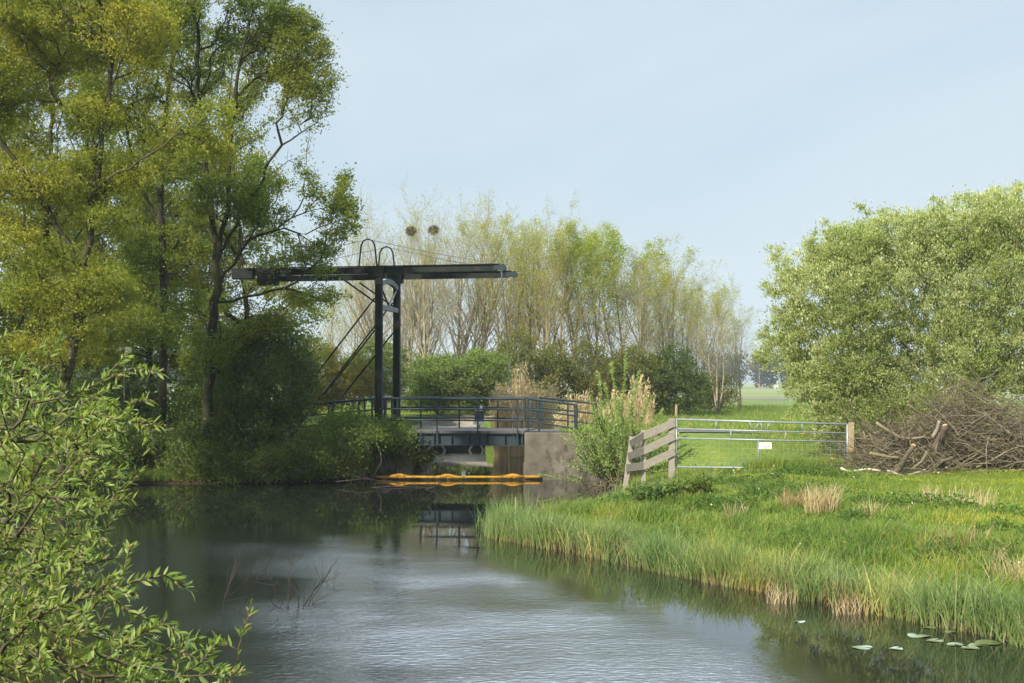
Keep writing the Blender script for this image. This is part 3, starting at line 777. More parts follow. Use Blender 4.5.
# (px, top y, distance, prototype, label)
grove = [(385, 206, 88, 0, 'pale bare tree at the left end of the grove, above the portal hoops'),
         (432, 197, 86, 0, 'tall bare grey tree left of the beam tip, crow nests among its top twigs'),
         (472, 204, 92, 0, 'bare grey tree just right of the one with the nests'),
         (352, 262, 96, 4, 'lower yellowish tree left of the portal'),
         (500, 222, 90, 4, 'yellowish leafing tree above the end of the bridge beam'),
         (536, 214, 96, 1, 'yellow green slender tree right of the beam end'),
         (566, 218, 88, 4, 'ochre twigged tree in the middle of the grove'),
         (597, 210, 90, 2, 'bright green topped tree, tallest of the right half of the grove'),
         (622, 222, 95, 2, 'bright green tree just right of the tallest one'),
         (660, 250, 92, 1, 'thinly leafed tree right of the bright green pair'),
         (690, 276, 98, 1, 'slender half bare tree near the right end of the grove'),
         (716, 282, 86, 3, 'smaller spreading tree at the right end of the grove'),
         (415, 250, 104, 4, 'back row tree seen between the portal and the nest tree'),
         (520, 250, 108, 1, 'back row tree above the dry reeds'),
         (650, 262, 108, 1, 'back row tree at the right of the grove'),
         (325, 290, 92, 4, 'small yellow tree seen behind the brace rods'),
         (401, 215, 94, 0, 'pale bare tree between the portal hoops and the nest tree'),
         (452, 208, 96, 0, 'bare grey tree close behind the nest tree'),
         (518, 220, 93, 1, 'slim ochre tree directly right of the beam tip'),
         (551, 224, 91, 4, 'ochre tree behind the dry reeds, second right of the beam tip'),
         (582, 220, 94, 1, 'yellowish tree just left of the tallest bright green one'),
         (646, 246, 89, 3, 'thin spreading tree between the bright green pair and the right end'),
         (676, 268, 94, 3, 'thin grey tree near the right end of the grove'),
         (704, 288, 94, 1, 'slender tree behind the smaller spreading one'),
         (742, 312, 100, 3, 'last small thin tree at the far right edge of the grove')]
nest_trees = []; used = set(); PH = [13.5, 13, 13, 12, 13]
rg = np.random.default_rng(5); nest_spot = None
for px, ty, D, k, lab in grove:
    if k in used: o = copy_tree(protos[k])
    else: o = protos[k]; used.add(k)
    g = ground_at(W(px, 400, D), 0); top = W(px, ty, D)[2]
    s = (top - g[2]) / (PH[k] * 1.10)
    o.location = g; o.scale = (s * rg.uniform(.92, 1.12), s * rg.uniform(.92, 1.12), s); o.rotation_euler.z = rg.uniform(0, 6.28); o['label'] = lab
    if k == 0: nest_trees.append(o)
for k, p in enumerate(protos):
    if k not in used: bpy.data.objects.remove(p)
# crow nests
for px, py, D, lab in ((439, 217, 86.0, 'upper crow nest of sticks high in the bare tree'), (406, 234, 87.0, 'lower crow nest of sticks, left of the other nest')):
    rng = np.random.default_rng(int(px)); pool = []
    for nt_tree in nest_trees:
        a_ = nt_tree.rotation_euler.z; q_ = LIMBS[101] * np.array(nt_tree.scale[:])
        pool.append(np.stack([q_[:, 0] * math.cos(a_) - q_[:, 1] * math.sin(a_), q_[:, 0] * math.sin(a_) + q_[:, 1] * math.cos(a_), q_[:, 2]], -1) + np.array(nt_tree.location[:]))
    q_ = np.concatenate(pool)
    sx_ = CX + q_[:, 0] / q_[:, 1] * F; sy_ = HY - (q_[:, 2] - H) / q_[:, 1] * F; c = q_[np.argmin((sx_ - px) ** 2 + (sy_ - py) ** 2)] + np.array([0, 0, .1])
    mb = MB(); L = []
    for _ in range(260):
        d = unit(rng.normal(size=3)); q = c + d * np.array([.26, .26, .2]) * rng.uniform(.5, 1.0); e = unit(np.cross(d, rng.normal(size=3))) * rng.uniform(.12, .34)
        L.append((np.array([q - e, q + d * .03, q + e]), np.array([.012, .014, .01])))
    mb.poly(L); tag(mb.build('crow_nest', M['nest'], loc=c), lab, 'nest', 'crow nests in the bare trees')

# far wood across the fields
rng = np.random.default_rng(77); mb = MB(); tb = MB(); L = []
n = 420; tx = np.linspace(-260, 420, n) + rng.normal(size=n) * 1.2; ty = 486 + rng.uniform(0, 60, n); th = rng.uniform(11, 14.5, n)
for x, y, h in zip(tx, ty, th):
    L.append((np.array([(x, y, .6), (x + rng.normal() * .3, y, h * .5), (x + rng.normal() * .6, y, h * .9)]), np.array([.22, .16, .05])))
    m = 190; P = np.array([x, y, h * .56]) + unit(rng.normal(size=(m, 3))) * (rng.uniform(.2, 1, m) ** .5)[:, None] * np.array([3.0, 3.0, h * .47])
    leaves(mb, P, 1.1, rng, .8, .2)
mb.ms = 1; mb.poly(L)
o = mb.build('far_wood', [M['L_far'], M['twig_grey']]); tag(o, 'hazy grey green wood across the fields on the horizon', 'wood', kind='stuff')

# ---------------------------------------------------------------- right willow bush
D = 39.5
blobs = [pb(905, 300, 90, 80, D, 3.2), pb(985, 290, 90, 95, D + 1, 3.4), pb(825, 300, 62, 50, D - .5, 2.4), pb(850, 355, 66, 54, D - .8, 2.4), pb(1060, 300, 90, 110, D + 1, 3.6),
         pb(940, 375, 90, 60, D - 1.2, 2.6), pb(800, 345, 26, 40, D, 1.4), pb(895, 245, 50, 32, D, 1.8), pb(965, 225, 50, 34, D, 1.8), pb(845, 265, 40, 26, D, 1.4), pb(1020, 215, 44, 32, D, 2.),
         pb(1120, 330, 60, 90, D, 3.), pb(860, 400, 56, 40, D - 1.4, 1.6), pb(785, 300, 24, 26, D, 1.1), pb(776, 285, 16, 16, D, .8), pb(775, 350, 18, 26, D, .9), pb(825, 395, 40, 40, D - 1, 1.6), pb(870, 425, 60, 30, D - 1.8, 1.4), pb(930, 420, 60, 36, D - 1.8, 1.4), pb(810, 270, 30, 22, D, 1.2), pb(900, 250, 60, 38, D, 2.2), pb(778, 318, 24, 34, D, 1.2), pb(850, 250, 40, 26, D, 1.6)]
rs = np.random.default_rng(89); base_ = list(blobs)
for _ in range(90):                                                # ragged shoots round the crown
    b_ = base_[rs.integers(0, len(base_))]; a_ = rs.uniform(.1, math.pi - .1)
    blobs.append((b_[0] + math.cos(a_) * b_[3] * 1.02, b_[1] + rs.normal() * .6, b_[2] + math.sin(a_) * b_[5] * 1.0 + .15, .14, .14, .5))
bush('willow_bush', 'big round grey green willow bush filling the right side', 'bush', 940, 465, D, blobs, 4600, 300000, .075, M['L_bush'], M['twig'], 90, nst=12, gap=-.34, gsc=1.4, ratio=.5, spread=.13, tip=.004, up=.25, spray=.55)
# bare undergrowth stems in front of it
rng = np.random.default_rng(92); L = []
c0 = ground_at(W(975, 470, 36.5))
for _ in range(900):
    b = np.array([rng.uniform(8.8, 15.5), rng.uniform(35.8, 37.6), 0]); b[2] = float(height(b[0], b[1]))
    d = unit(np.array([rng.normal() * .8, -.25 + rng.normal() * .4, 1.0])); Ln = rng.uniform(.9, 2.3); p = b.copy(); pts = [p]
    for k in range(5):
        d = unit(d + rng.normal(size=3) * .16 + np.array([0, 0, -.03])); p = p + d * Ln / 5; pts.append(p)
    L.append((np.array(pts), np.linspace(.014, .004, 6)))
mb = MB(); mb.poly(L); o = thing('bare_shrub', 'tangle of bare olive brown shoots in front of the big willow bush', 'shrub', c0)
mb.build('stems', M['willow_stem'], o, smooth=True)
lb = MB(); P = np.concatenate([l[0][2:] for l in L]); i = rng.integers(0, len(P), 3500); leaves(lb, P[i] + rng.normal(size=(3500, 3)) * .06, .06, rng, .5); lb.build('foliage', M['L_mid'], o)

# willow shoots beside the fence, right bank of the bridge
rng = np.random.default_rng(95); D = 40.0
o = thing('willow_shrub', 'young willow shrub with upright pale green shoots between bridge and wooden fence', 'shrub', ground_at(W(615, 486, D)))
L = []; LP = []; LD = []
tips_ = [(626, 352), (612, 362), (640, 372), (598, 372), (650, 396), (604, 384), (632, 380), (662, 410), (590, 396)]
for k in range(150):
    b = np.array([GX(rng.normal(618, 14), D), D + rng.normal() * .5, 0]); b[2] = max(.0, float(height(b[0], b[1])))
    if k < len(tips_): t = W(*tips_[k], D)
    else:
        px = rng.normal(618, 30); t = W(px, rng.uniform(392, 450) + abs(px - 618) * .55, D); t[1] += rng.normal() * .8
    m = b * .5 + t * .5; m[0] += (t[0] - b[0]) * .15; m[2] += .1
    u = np.linspace(0, 1, 9)[:, None]; pts = b * (1 - u) ** 2 + m * 2 * u * (1 - u) + t * u * u + rng.normal(size=(9, 3)) * .012
    L.append((pts, np.linspace(.012, .003, 9)))
    nl = 90 if k >= len(tips_) else 300; uu = rng.uniform(.22, 1, nl) ** .8; f = uu * 8; ki = np.minimum(f.astype(int), 7); q = pts[ki] + (pts[ki + 1] - pts[ki]) * (f - ki)[:, None]
    LP.append(q); a = unit(pts[ki + 1] - pts[ki]); LD.append(a * .7 + unit(rng.normal(size=(nl, 3))) * .7)
mb = MB(); mb.poly(L); mb.build('stems', M['willow_stem'], o, smooth=True)
lb = MB(); leaves(lb, np.concatenate(LP), .085, rng, .38, .3, dirs=np.concatenate(LD)); lb.build('foliage', M['L_shrub'], o)

# dry reeds beyond the bridge and among the willow shoots
def reed_stand(name, label, px0, px1, D, dd, n, hh, seed, z=None):
    rng = np.random.default_rng(seed); x = rng.uniform(GX(px0, D), GX(px1, D), n); y = D + rng.uniform(-dd, dd, n); z0 = np.maximum(height(x, y), .0)
    o = thing(name, label, 'reeds', (x.mean(), D, float(z0.mean())), None)
    mb = MB(); P = np.stack([x, y, z0], -1); hh = hh * rng.uniform(.6, 1.05, n) * (1 + .16 * np.sin(x * 3.1 + 1) + .1 * np.sin(x * 7.7)); d = rng.normal(size=(n, 2)) * .07; d[:, 0] += .02
    u = np.linspace(0, 1, 5)
    pts = P[:, None] + np.stack([d[:, :1] * hh[:, None] * u ** 1.6, d[:, 1:] * hh[:, None] * u ** 1.6, hh[:, None] * u[None]], -1)
    mb.tubes(pts, np.broadcast_to(np.linspace(.008, .005, 5), (n, 5)), 3, cap=False); mb.build('stalks', M['straw'], o)
    lb = MB(); k = n * 7; i = rng.integers(0, n, k); t = rng.uniform(.15, .95, k); f = t * 4; ki = np.minimum(f.astype(int), 3); q = pts[i, ki] + (pts[i, ki + 1] - pts[i, ki]) * (f - ki)[:, None]
    leaves(lb, q, .32, rng, .07, .1, dirs=np.tile([.0, 0, 1.0], (k, 1))); lb.build('leaves', M['straw'], o)
    fb = MB(); i = rng.choice(n, int(n * .7), replace=False); q = np.repeat(pts[i, 4], 8, 0) + rng.normal(size=(len(i) * 8, 3)) * np.array([.03, .03, .09]); leaves(fb, q, .14, rng, .3, .1, dirs=np.tile([.2, 0, .8], (len(q), 1))); fb.build('plumes', M['straw'], o)
    return o


reed_stand('dry_reeds', 'stand of tall dry straw coloured reeds beyond the bridge railing', 494, 553, 57, 1.3, 620, 2.75, 201)
reed_stand('dry_reeds', 'thinner dry reeds right of the bridge behind the willow shoots', 556, 650, 49, 1.5, 420, 1.75, 202)

# ---------------------------------------------------------------- drawbridge
db = thing('drawbridge', 'dark steel drawbridge with tall portal and overhead balance beams', 'bridge', BR(0, 0, 0))
st, sb, sg = M['steel'], M['steel_blue'], M['steel_grey']
ZT = 6.50
for t in (0, 2.5):
    mb = MB(); mb.box(BR(0, t, (DECK + ZT) / 2 - .02), .215, .03, ZT - DECK, UB, NB)           # lattice-like H section: web and two flanges
    for s in (-.1, .1): mb.box(BR(s, t, (DECK + ZT) / 2 - .02), .018, .17, ZT - DECK - .01, UB, NB)
    mb.box(BR(0, t, DECK + .02), .42, .36, .04, UB, NB)
    for z in np.arange(1.9, 6.3, .28): mb.box(BR(0, t - .022, z), .2, .014, .03, UB, NB)
    mb.build('portal_post', st, db)
    # balance beam: tapering box girder with flanges, tip block
    mb = MB()
    z0 = ZT + (.02 if t == 0 else -.0)
    mb.beam(BR(-4.6, t, z0 - .13), BR(3.72, t, z0 - .07), .09, .17)
    mb.beam(BR(-4.6, t, z0 + -.015), BR(3.78, t, z0 + .035), .19, .022)
    mb.beam(BR(-4.6, t, z0 - .225), BR(3.7, t, z0 - .165), .18, .022)
    mb.box(BR(-.05, t, z0 - .16), .5, .3, .34, UB, NB, bev=.02)
    beam_ = mb.build('balance_beam', st, db)
    mb = MB(); mb.bar(BR(3.88, t - .1, z0 - .07), BR(3.88, t + .1, z0 - .07), .105, 14); mb.beam(BR(3.6, t, z0 - .07), BR(3.88, t, z0 - .07), .13, .15); mb.build('beam_tip', sb, beam_)
    mb = MB(); mb.box(BR(-4.35, t, z0 - .18), .7, .3, .34, UB, NB, bev=.02); mb.build('counterweight', st, beam_)
    # hoop on top of the portal
    hw = .29; u = np.linspace(0, 1, 17); hp = []
    for k in u:
        if k < .36: hp.append(BR(-.35 - hw + k / .36 * .07, t, ZT + .02 + k / .36 * .62))
        elif k > .64: hp.append(BR(-.35 + hw - (1 - k) / .36 * .07, t, ZT + .02 + (1 - k) / .36 * .62))
        else:
            a = math.pi * (1 - (k - .36) / .28); hp.append(BR(-.35 + math.cos(a) * .22, t, ZT + .64 + math.sin(a) * .24))
    mb = MB(); mb.path(hp, .026, 7); mb.build('hoop', st, db, smooth=True)
    # stay cable from tip over the hoop to the counterweight
    mb = MB(); P = [BR(3.78, t, z0 + .02), BR(1.7, t, z0 + .40), BR(-.35, t, ZT + .86), BR(-2.5, t, z0 + .42), BR(-4.4, t, z0)]; mb.path(P, .009, 5); mb.build('stay_cable', sg, db)
    # hanger rod from tip to deck edge
    mb = MB(); mb.bar(BR(3.84, t - .06, z0 - .2), BR(4.22, t - .06, DECK - .2), .012, 6); mb.bar(BR(3.84, t - .06, z0 - .15), BR(3.86, t - .06, z0 - .42), .026, 6); mb.build('hanger_rod', sg, db)
    # back braces
    for za, sl in ((5.55, -3.6), (4.55, -2.9)):
        mb = MB(); mb.bar(BR(-.13, t, za), BR(sl, t, DECK - .3), .026, 6); mb.build('brace_rod', st, db)
    mb = MB(); mb.bar(BR(-1.25, t, z0 - .3), BR(-.12, t, 5.42), .03, 6); mb.build('brace_rod', st, db)
for t in (0, 2.5):
    for z in (1.62, 3.2, 4.8, 6.1):
        mb = MB(); mb.box(BR(0, t - .095, z), .2, .012, .26, UB, NB)
        for s in (-.07, .07):
            for q in (-.09, .0, .09): mb.box(BR(s, t - .106, z + q), .026, .014, .026, UB, NB)
        mb.build('splice_plate', M['steel_rust'], db)
    for s in (-3.6, -2.4, -1.2, .9, 2.0, 3.1):
        mb = MB(); mb.box(BR(s, t - .05, ZT - .11), .22, .014, .13, UB, NB)
        for q in (-.07, .0, .07):
            for z in (-.04, .04): mb.box(BR(s + q, t - .062, ZT - .11 + z), .022, .014, .022, UB, NB)
        mb.build('beam_plate', M['steel_rust'], db)
# portal cross members
mb = MB()
arc = [BR(.02, t, 5.98 + .16 * math.sin(math.pi * t / 2.5)) for t in np.linspace(.1, 2.4, 13)]
for a, b in zip(arc[:-1], arc[1:]): mb.beam(a, b, .12, .16)
mb.build('cross_beam', sg, db)
mb = MB(); mb.beam(BR(.02, .1, 5.28), BR(.02, 2.4, 5.28), .12, .15); mb.build('cross_beam', sg, db)
mb = MB(); mb.bar(BR(.02, .12, 5.95), BR(.02, 1.25, 5.36), .03, 6); mb.build('brace_rod', st, db)
mb = MB(); mb.bar(BR(.02, 2.38, 5.95), BR(.02, 1.25, 5.36), .03, 6); mb.build('brace_rod', sg, db)
# deck and girders
mb = MB()
for k in range(30):
    s0 = 1.14 + k * .1137
    mb.box(BR(s0 + .056, 1.25, DECK - .035), .105, 2.74, .07, UB, NB)
mb.build('deck', M['deck'], db)
for t in (-.02, 2.52):
    mb = MB(); mb.box(BR(2.84, t, DECK - .26), 3.40, .02, .37, UB, NB); mb.box(BR(2.84, t, DECK - .085), 3.40, .2, .022, UB, NB); mb.box(BR(2.84, t, DECK - .445), 3.40, .2, .022, UB, NB)
    for s in np.arange(1.2, 4.6, .55): mb.box(BR(s, t, DECK - .26), .014, .17, .34, UB, NB)
    mb.build('girder', sb, db)
for s in (1.5, 2.4, 3.3, 4.2):
    mb = MB(); mb.box(BR(s, 1.25, DECK - .22), .1, 2.46, .2, UB, NB); mb.build('cross_girder', st, db)


def railing(name, P0, P1, posts, ztop, zmid, zlow, zfoot, root, mat=sb, close=(True, True)):
    """rails between P0 and P1 (plan points), heights given at both ends as pairs"""
    mb = MB(); P0 = np.asarray(P0, float); P1 = np.asarray(P1, float)

    def at(f, zz): p = P0 + (P1 - P0) * f; return np.array([p[0], p[1], zz[0] + (zz[1] - zz[0]) * f])
    for zz, r in ((ztop, .034), (zmid, .026), (zlow, .026)): mb.bar(at(0, zz), at(1, zz), r, 8)
    if close[0]: mb.bar(at(0, ztop), at(0, zlow), .03, 8)
    if close[1]: mb.bar(at(1, ztop), at(1, zlow), .03, 8)
    for f in posts: mb.beam(at(f, (ztop[0] - .01, ztop[1] - .01)), at(f, zfoot), .05, .05, up=(0, 1, 0))
    return mb.build(name, mat, root, smooth=False)


for t in (-.14, 2.64):
    ends = (BR(.22 if t < 0 else .05, t, 0), BR(4.58, t, 0))
    pf_ = (.09, .375, .665, .945) if t < 0 else (.16, .44, .72, .97)
    railing('railing', *ends, pf_, (2.44, 2.44), (2.12, 2.12), (1.78, 1.78), (DECK - .4, DECK - .4) if t < 0 else (DECK - .1, DECK - .1), db)

# approach railings stand on the banks
ar = 'approach railings at both ends of the bridge'
o = thing('approach_railing', 'front railing left of the bridge, sloping down to the left', 'railing', BR(-1.2, -.2, 0), ar)
railing('rails', BR(-.18, -.16, 0), BR(-2.5, -.32, 0), (.1, .52, .96), (2.43, 2.22), (2.09, 1.88), (1.76, 1.55), (DECK - .6, DECK - .7), o)
o = thing('approach_railing', 'rear railing left of the bridge behind the portal', 'railing', BR(-1.2, 2.66, 0), ar)
railing('rails', BR(-.2, 2.66, 0), BR(-2.4, 2.9, 0), (.1, .52, .96), (2.43, 2.26), (2.09, 1.92), (1.76, 1.6), (DECK - .3, DECK - .4), o)
o = thing('approach_railing', 'front railing on the concrete right of the bridge deck', 'railing', BR(5.4, -.14, 0), ar)
railing('rails', BR(4.68, -.14, 0), BR(6.15, -.1, 0), (.0, .22, .96), (2.44, 2.26), (2.12, 1.92), (1.78, 1.52), (DECK - .06, DECK - .25), o)
o = thing('approach_railing', 'rear railing right of the bridge, nearest the dry reeds', 'railing', BR(5.4, 2.64, 0), ar)
railing('rails', BR(4.68, 2.64, 0), BR(6.5, 2.8, 0), (.05, .5, .96), (2.45, 2.25), (2.12, 1.93), (1.78, 1.6), (DECK - .1, DECK - .25), o)

# abutments
ab = 'concrete abutments of the bridge'
mb = MB(); mb.box(BR(6.6, 1.25, .37), 4.06, 3.0, 2.1, UB, NB, bev=.03)
o = mb.build('bridge_abutment', M['concrete'], loc=BR(6.6, 1.25, -.7)); tag(o, 'stained concrete abutment right of the bridge opening', 'abutment', ab)
pl_ = MB(); pl_.box(BR(6.6, -.27, -.08), 4.1, .06, 1.2, UB, NB); p = pl_.build('plinth', M['concrete']); p.parent = o; p.matrix_parent_inverse.identity()
p.location = -o.location
mb = MB(); mb.box(BR(-1.45, 1.25, .37), 5.1, 3.0, 2.1, UB, NB, bev=.03); tag(mb.build('bridge_abutment', M['concrete'], loc=BR(-1.45, 1.25, -.7)), 'concrete abutment left of the bridge, mostly hidden by shrubs', 'abutment', ab)
# top of the right abutment: earth with grass tuft
# control cabinet at left approach
c = BR(-.72, 3.3, 0); c[2] = float(height(c[0], c[1]))
o = thing('control_cabinet', 'small red brown cabinet with flat grey roof behind the left railing', 'cabinet', c)
mb = MB(); mb.box(c + (0, 0, 2.28 - c[2] - .08), .42, .34, .36, bev=.01); mb.build('body', M['rust'], o)
mb = MB(); mb.box(c + (0, 0, 2.44 - c[2]), .62, .5, .07, bev=.015); mb.build('roof', M['concrete_pale'], o)
for s in (-.16, .16):
    mb = MB(); mb.box(c + (s, 0, (2.02 - c[2]) / 2), .05, .05, 2.02 - c[2]); mb.build('leg', st, o)
# sign on the rear railing
c = BR(2.72, 2.56, 0); o = thing('road_sign', 'small dark square sign on white board at the rear railing', 'sign', c + (0, 0, DECK))
mb = MB(); mb.box(c + (0, 0, 1.85), .30, .03, .34, UB, NB); mb.build('sign_plate', M['panel_dark'], o)
mb = MB(); mb.box(c + (0, .02, 1.63), .38, .03, .13, UB, NB); mb.build('white_board', M['white'], o); mb = MB(); mb.box(c + (.06, .04, 2.08), .08, .02, .2, UB, NB); mb.build('white_board', M['white'], o)
mb = MB(); mb.bar(c + (0, .05, DECK), c + (0, .05, 2.1), .02, 6); mb.build('post', sg, o)

# low culvert closing the channel behind the bridge
Dc = 67.5; x0, x1 = GX(414, Dc), GX(486, Dc)
o = thing('culvert', 'low pale concrete culvert edge over dark openings, seen under the bridge', 'culvert', ((x0 + x1) / 2, Dc, 0))
mb = MB(); mb.box(((x0 + x1) / 2, Dc, .66), x1 - x0, .5, .34, bev=.02); mb.build('edge_beam', M['concrete_pale'], o)
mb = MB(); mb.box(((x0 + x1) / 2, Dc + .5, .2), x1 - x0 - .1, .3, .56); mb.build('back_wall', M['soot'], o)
for px in (433, 443, 472, 481):
    x = GX(px, Dc); sgn = 1 if px in (443, 481) else -1
    mb = MB(); mb.path([(x, Dc - .2, .5), (x + .12 * sgn, Dc - .22, .28), (x, Dc - .24, .06), (x + .02 * sgn, Dc - .24, -.4)], .055, 8); mb.build('pile', M['wood_grey'], o, smooth=True)

# floating boom
o = thing('floating_boom', 'orange floating debris boom across the water in front of the bridge', 'boom', W(455, 478, 42.8))
xs_ = np.linspace(374, 541, 60); zz = .085 + .003 * np.sin(xs_ * .11); yy = 42.95 + .12 * np.sin((xs_ - 374) / 167 * math.pi) * -1
cent = np.stack([GX(xs_, 42.95), yy, zz], -1); cuts = [0, 9, 26, 49, 59]
for a, b in zip(cuts[:-1], cuts[1:]):
    P = cent[a:b + 1]; r = .042 + .004 * np.sin(np.arange(len(P)) * 2.1 + a); r[0] = r[-1] = .045
    mb = MB(); mb.path(P, r, 10); mb.build('float', M['orange'], o, smooth=True)
for k in cuts[1:-1]:
    P = cent[k] + np.array([[-.34, 0, 0], [-.2, 0, .02], [-.05, 0, .05], [.05, 0, .05], [.2, 0, .02], [.34, 0, 0]]); mb = MB(); mb.path(P, [.04, .05, .056, .056, .05, .04], 10); mb.build('coupling', M['orange'], o, smooth=True)

# ---------------------------------------------------------------- gate and fence
g0 = W(675.5, 419.3, 36.3); g1 = W(848, 424.2, 35.3); gz0, gz1 = g0[2], g1[2]
gd = unit((g1 - g0) * np.array([1, 1, 0]))


def GP(px, fz):
    """point on the gate: photo column px, height fraction fz (0 bottom rail .. 1 top rail)"""
    f = (px - 675.5) / (848 - 675.5); p = g0 + (g1 - g0) * f
    zb = .78 + .02 * f; p[2] = zb + (p[2] - zb) * fz; return p


gate = thing('field_gate', 'wide galvanised field gate with wire mesh and zigzag brace', 'gate', GP(675.5, 0))
f2, f3 = .80, .605
mb = MB(); mb.bar(GP(676, 1), GP(848, 1), .026, 10); mb.bar(GP(676, 0), GP(848, 0), .024, 10); mb.bar(GP(676.5, 0), GP(676.5, 1), .026, 10); mb.bar(GP(847.5, 0), GP(847.5, 1), .028, 10); mb.build('frame', M['galv'], gate, smooth=True)
for f in (f2, f3):
    mb = MB(); mb.bar(GP(677, f), GP(847, f), .018, 8); mb.build('rail', M['galv'], gate, smooth=True)
for px, a, b in ((717, f2, 1), (803, f2, 1), (732, f3, f2), (787, f3, f2), (759.5, 0, f3)):
    mb = MB(); mb.bar(GP(px, a), GP(px, b), .014, 6); mb.build('upright', M['galv'], gate, smooth=True)
mb = MB()
for a, b in (((750, 1), (755, f2)), ((755, f2), (761, 1)), ((761, 1), (766, f2)), ((766, f2), (772, 1))): mb.bar(GP(*a), GP(*b), .012, 6)
mb.build('zigzag_brace', M['galv'], gate, smooth=True)
mb = MB()
for px in np.arange(679, 847, 4.6): mb.bar(GP(px, .02), GP(px, f3 - .01), .0024, 4)
for f in np.linspace(.1, .52, 5): mb.bar(GP(677, f), GP(847, f), .0024, 4)
mb.build('wire_mesh', M['galv'], gate)
mb = MB(); mb.box(GP(850, .78), .10, .06, .05, gd); mb.build('latch', M['galv'], gate); mb = MB(); mb.box(GP(849.5, .2), .10, .06, .05, gd); mb.build('latch', M['galv'], gate)
c = (GP(760.3, .545) + GP(772.5, .42)) / 2 + np.array([0, -.035, 0]); side = np.cross(gd, (0, 0, 1))
o = thing('gate_sign', 'small white plate wired to the middle of the field gate', 'sign', c)
mb = MB(); mb.box(c, .30, .012, .165, gd, side); mb.build('plate', M['white'], o)
mb = MB()
for z, w in ((.045, .2), (-.01, .24), (-.055, .16)): mb.box(c + np.array([0, -.009, z]), w, .004, .018, gd, side)
mb.build('print', M['text_grey'], o)
# wooden gate post on the right
p = W(850.5, 424, 35.2); gzr = float(height(p[0], p[1]))
mb = MB(); mb.beam((p[0], p[1], gzr - .3), (p[0] + .02, p[1], 1.95), .125, .125, bev=.008, up=(0, 1, 0)); tag(mb.build('gate_post', M['wood_tan'], loc=(p[0], p[1], gzr)), 'square tan wooden post at the right end of the field gate', 'post')
# wing fence on the left
wf = thing('wooden_fence', 'short weathered three board fence stepping down to the water beside the gate', 'fence', ground_at(W(643, 470, 36.2)))
posts = [((671.5, 418.5), (671.5, 470), 36.3, .15), ((643.2, 430), (643.2, 484), 36.2, .115), ((632, 436.5), (623.5, 490), 35.9, .12)]
PT = []
for (a, b, D, w) in posts:
    A = W(*a, D); B = W(*b, D); B[2] -= .25; mb = MB(); mb.beam(B, A, w, w * .8, up=(0, 1, 0)); mb.build('post', M['wood_grey'], wf); PT.append((A, W(*b, D)))


def bd(i, j, fi, fj):
    a = PT[i][0] + (PT[i][1] - PT[i][0]) * fi; b = PT[j][0] + (PT[j][1] - PT[j][0]) * fj
    e = unit(b - a) * .06; mb = MB(); mb.beam(a - e + (0, -.09, 0), b + e + (0, -.09, 0), .026, .19); mb.build('board', M['wood_grey'], wf)


for fa, fb in ((.10, .10), (.36, .38), (.66, .66)): bd(0, 1, fa, fb)
for fa, fb in ((.10, .12), (.38, .36), (.66, .58)): bd(1, 2, fa, fb)
# field posts far out
for px, D, y0, lab in ((714, 100, 396, 'pale field post in front of the grove bush'), (800, 98, 395.5, 'pale field post near the right willow bush'), (676, 80, 405, 'thin field post above the left end of the gate')):
    b = W(px, 412, D); z = float(height(b[0], b[1])); top = W(px, y0, D)[2]
    mb = MB(); mb.tubes(np.array([[(b[0], D, z - .2), (b[0] + .02, D, top)]]), np.array([[.085, .075]]), 8); mb.box((b[0] + .02, D, top + .015), .13, .13, .03, bev=.01)
    tag(mb.build('fence_post', M['wood_tan'], loc=(b[0], D, z)), lab, 'post', 'posts of the far field fence')

# ---------------------------------------------------------------- brush pile
rng = np.random.default_rng(300); L = []
pc = ground_at(W(945, 478, 34.6), 0); 
for _ in range(3800):
    u = rng.uniform(-1, 1) ; x = 8.3 + (u + 1) * 4.4; prof = (1 - abs(u) ** 3.5) * 2.3 * (.76 + .2 * math.sin(x * 2.3 + 1)) * (1.02 + .35 * (u > -.1) * u)
    y = 34.9 + rng.normal() * .75; z = float(height(x, y)) + abs(rng.uniform(0, 1)) ** .8 * prof * max(.1, 1 - ((y - 35.2) / 1.9) ** 2)
    a = rng.uniform(0, 6.28); d = unit(np.array([math.cos(a), math.sin(a) * .6, rng.normal() * .5 + .08])); Ln = rng.uniform(.4, 1.7); p = np.array([x, y, z + .04]) - d * Ln * .5; pts = [p]
    for k in range(4):
        d = unit(d + rng.normal(size=3) * .13); p = p + d * Ln / 4; p = np.array([p[0], p[1], max(p[2], float(z) * .3 + .35)]); pts.append(p)
    r = rng.uniform(.004, .015) * (1.5 if rng.uniform() < .12 else 1); L.append((np.array(pts), np.linspace(r, r * .45, 5)))
o = thing('brush_pile', 'long heap of cut brown branches at the foot of the willow bush', 'brush pile', pc)
mb = MB(); mb.poly(L[:2200]); mb.build('branches', M['twig_brown'], o, smooth=True)
mb = MB(); mb.poly(L[2200:2900]); mb.build('mossy_branches', M['log_green'], o, smooth=True)
mb = MB(); mb.poly(L[2900:]); mb.build('dark_branches', M['log'], o, smooth=True)
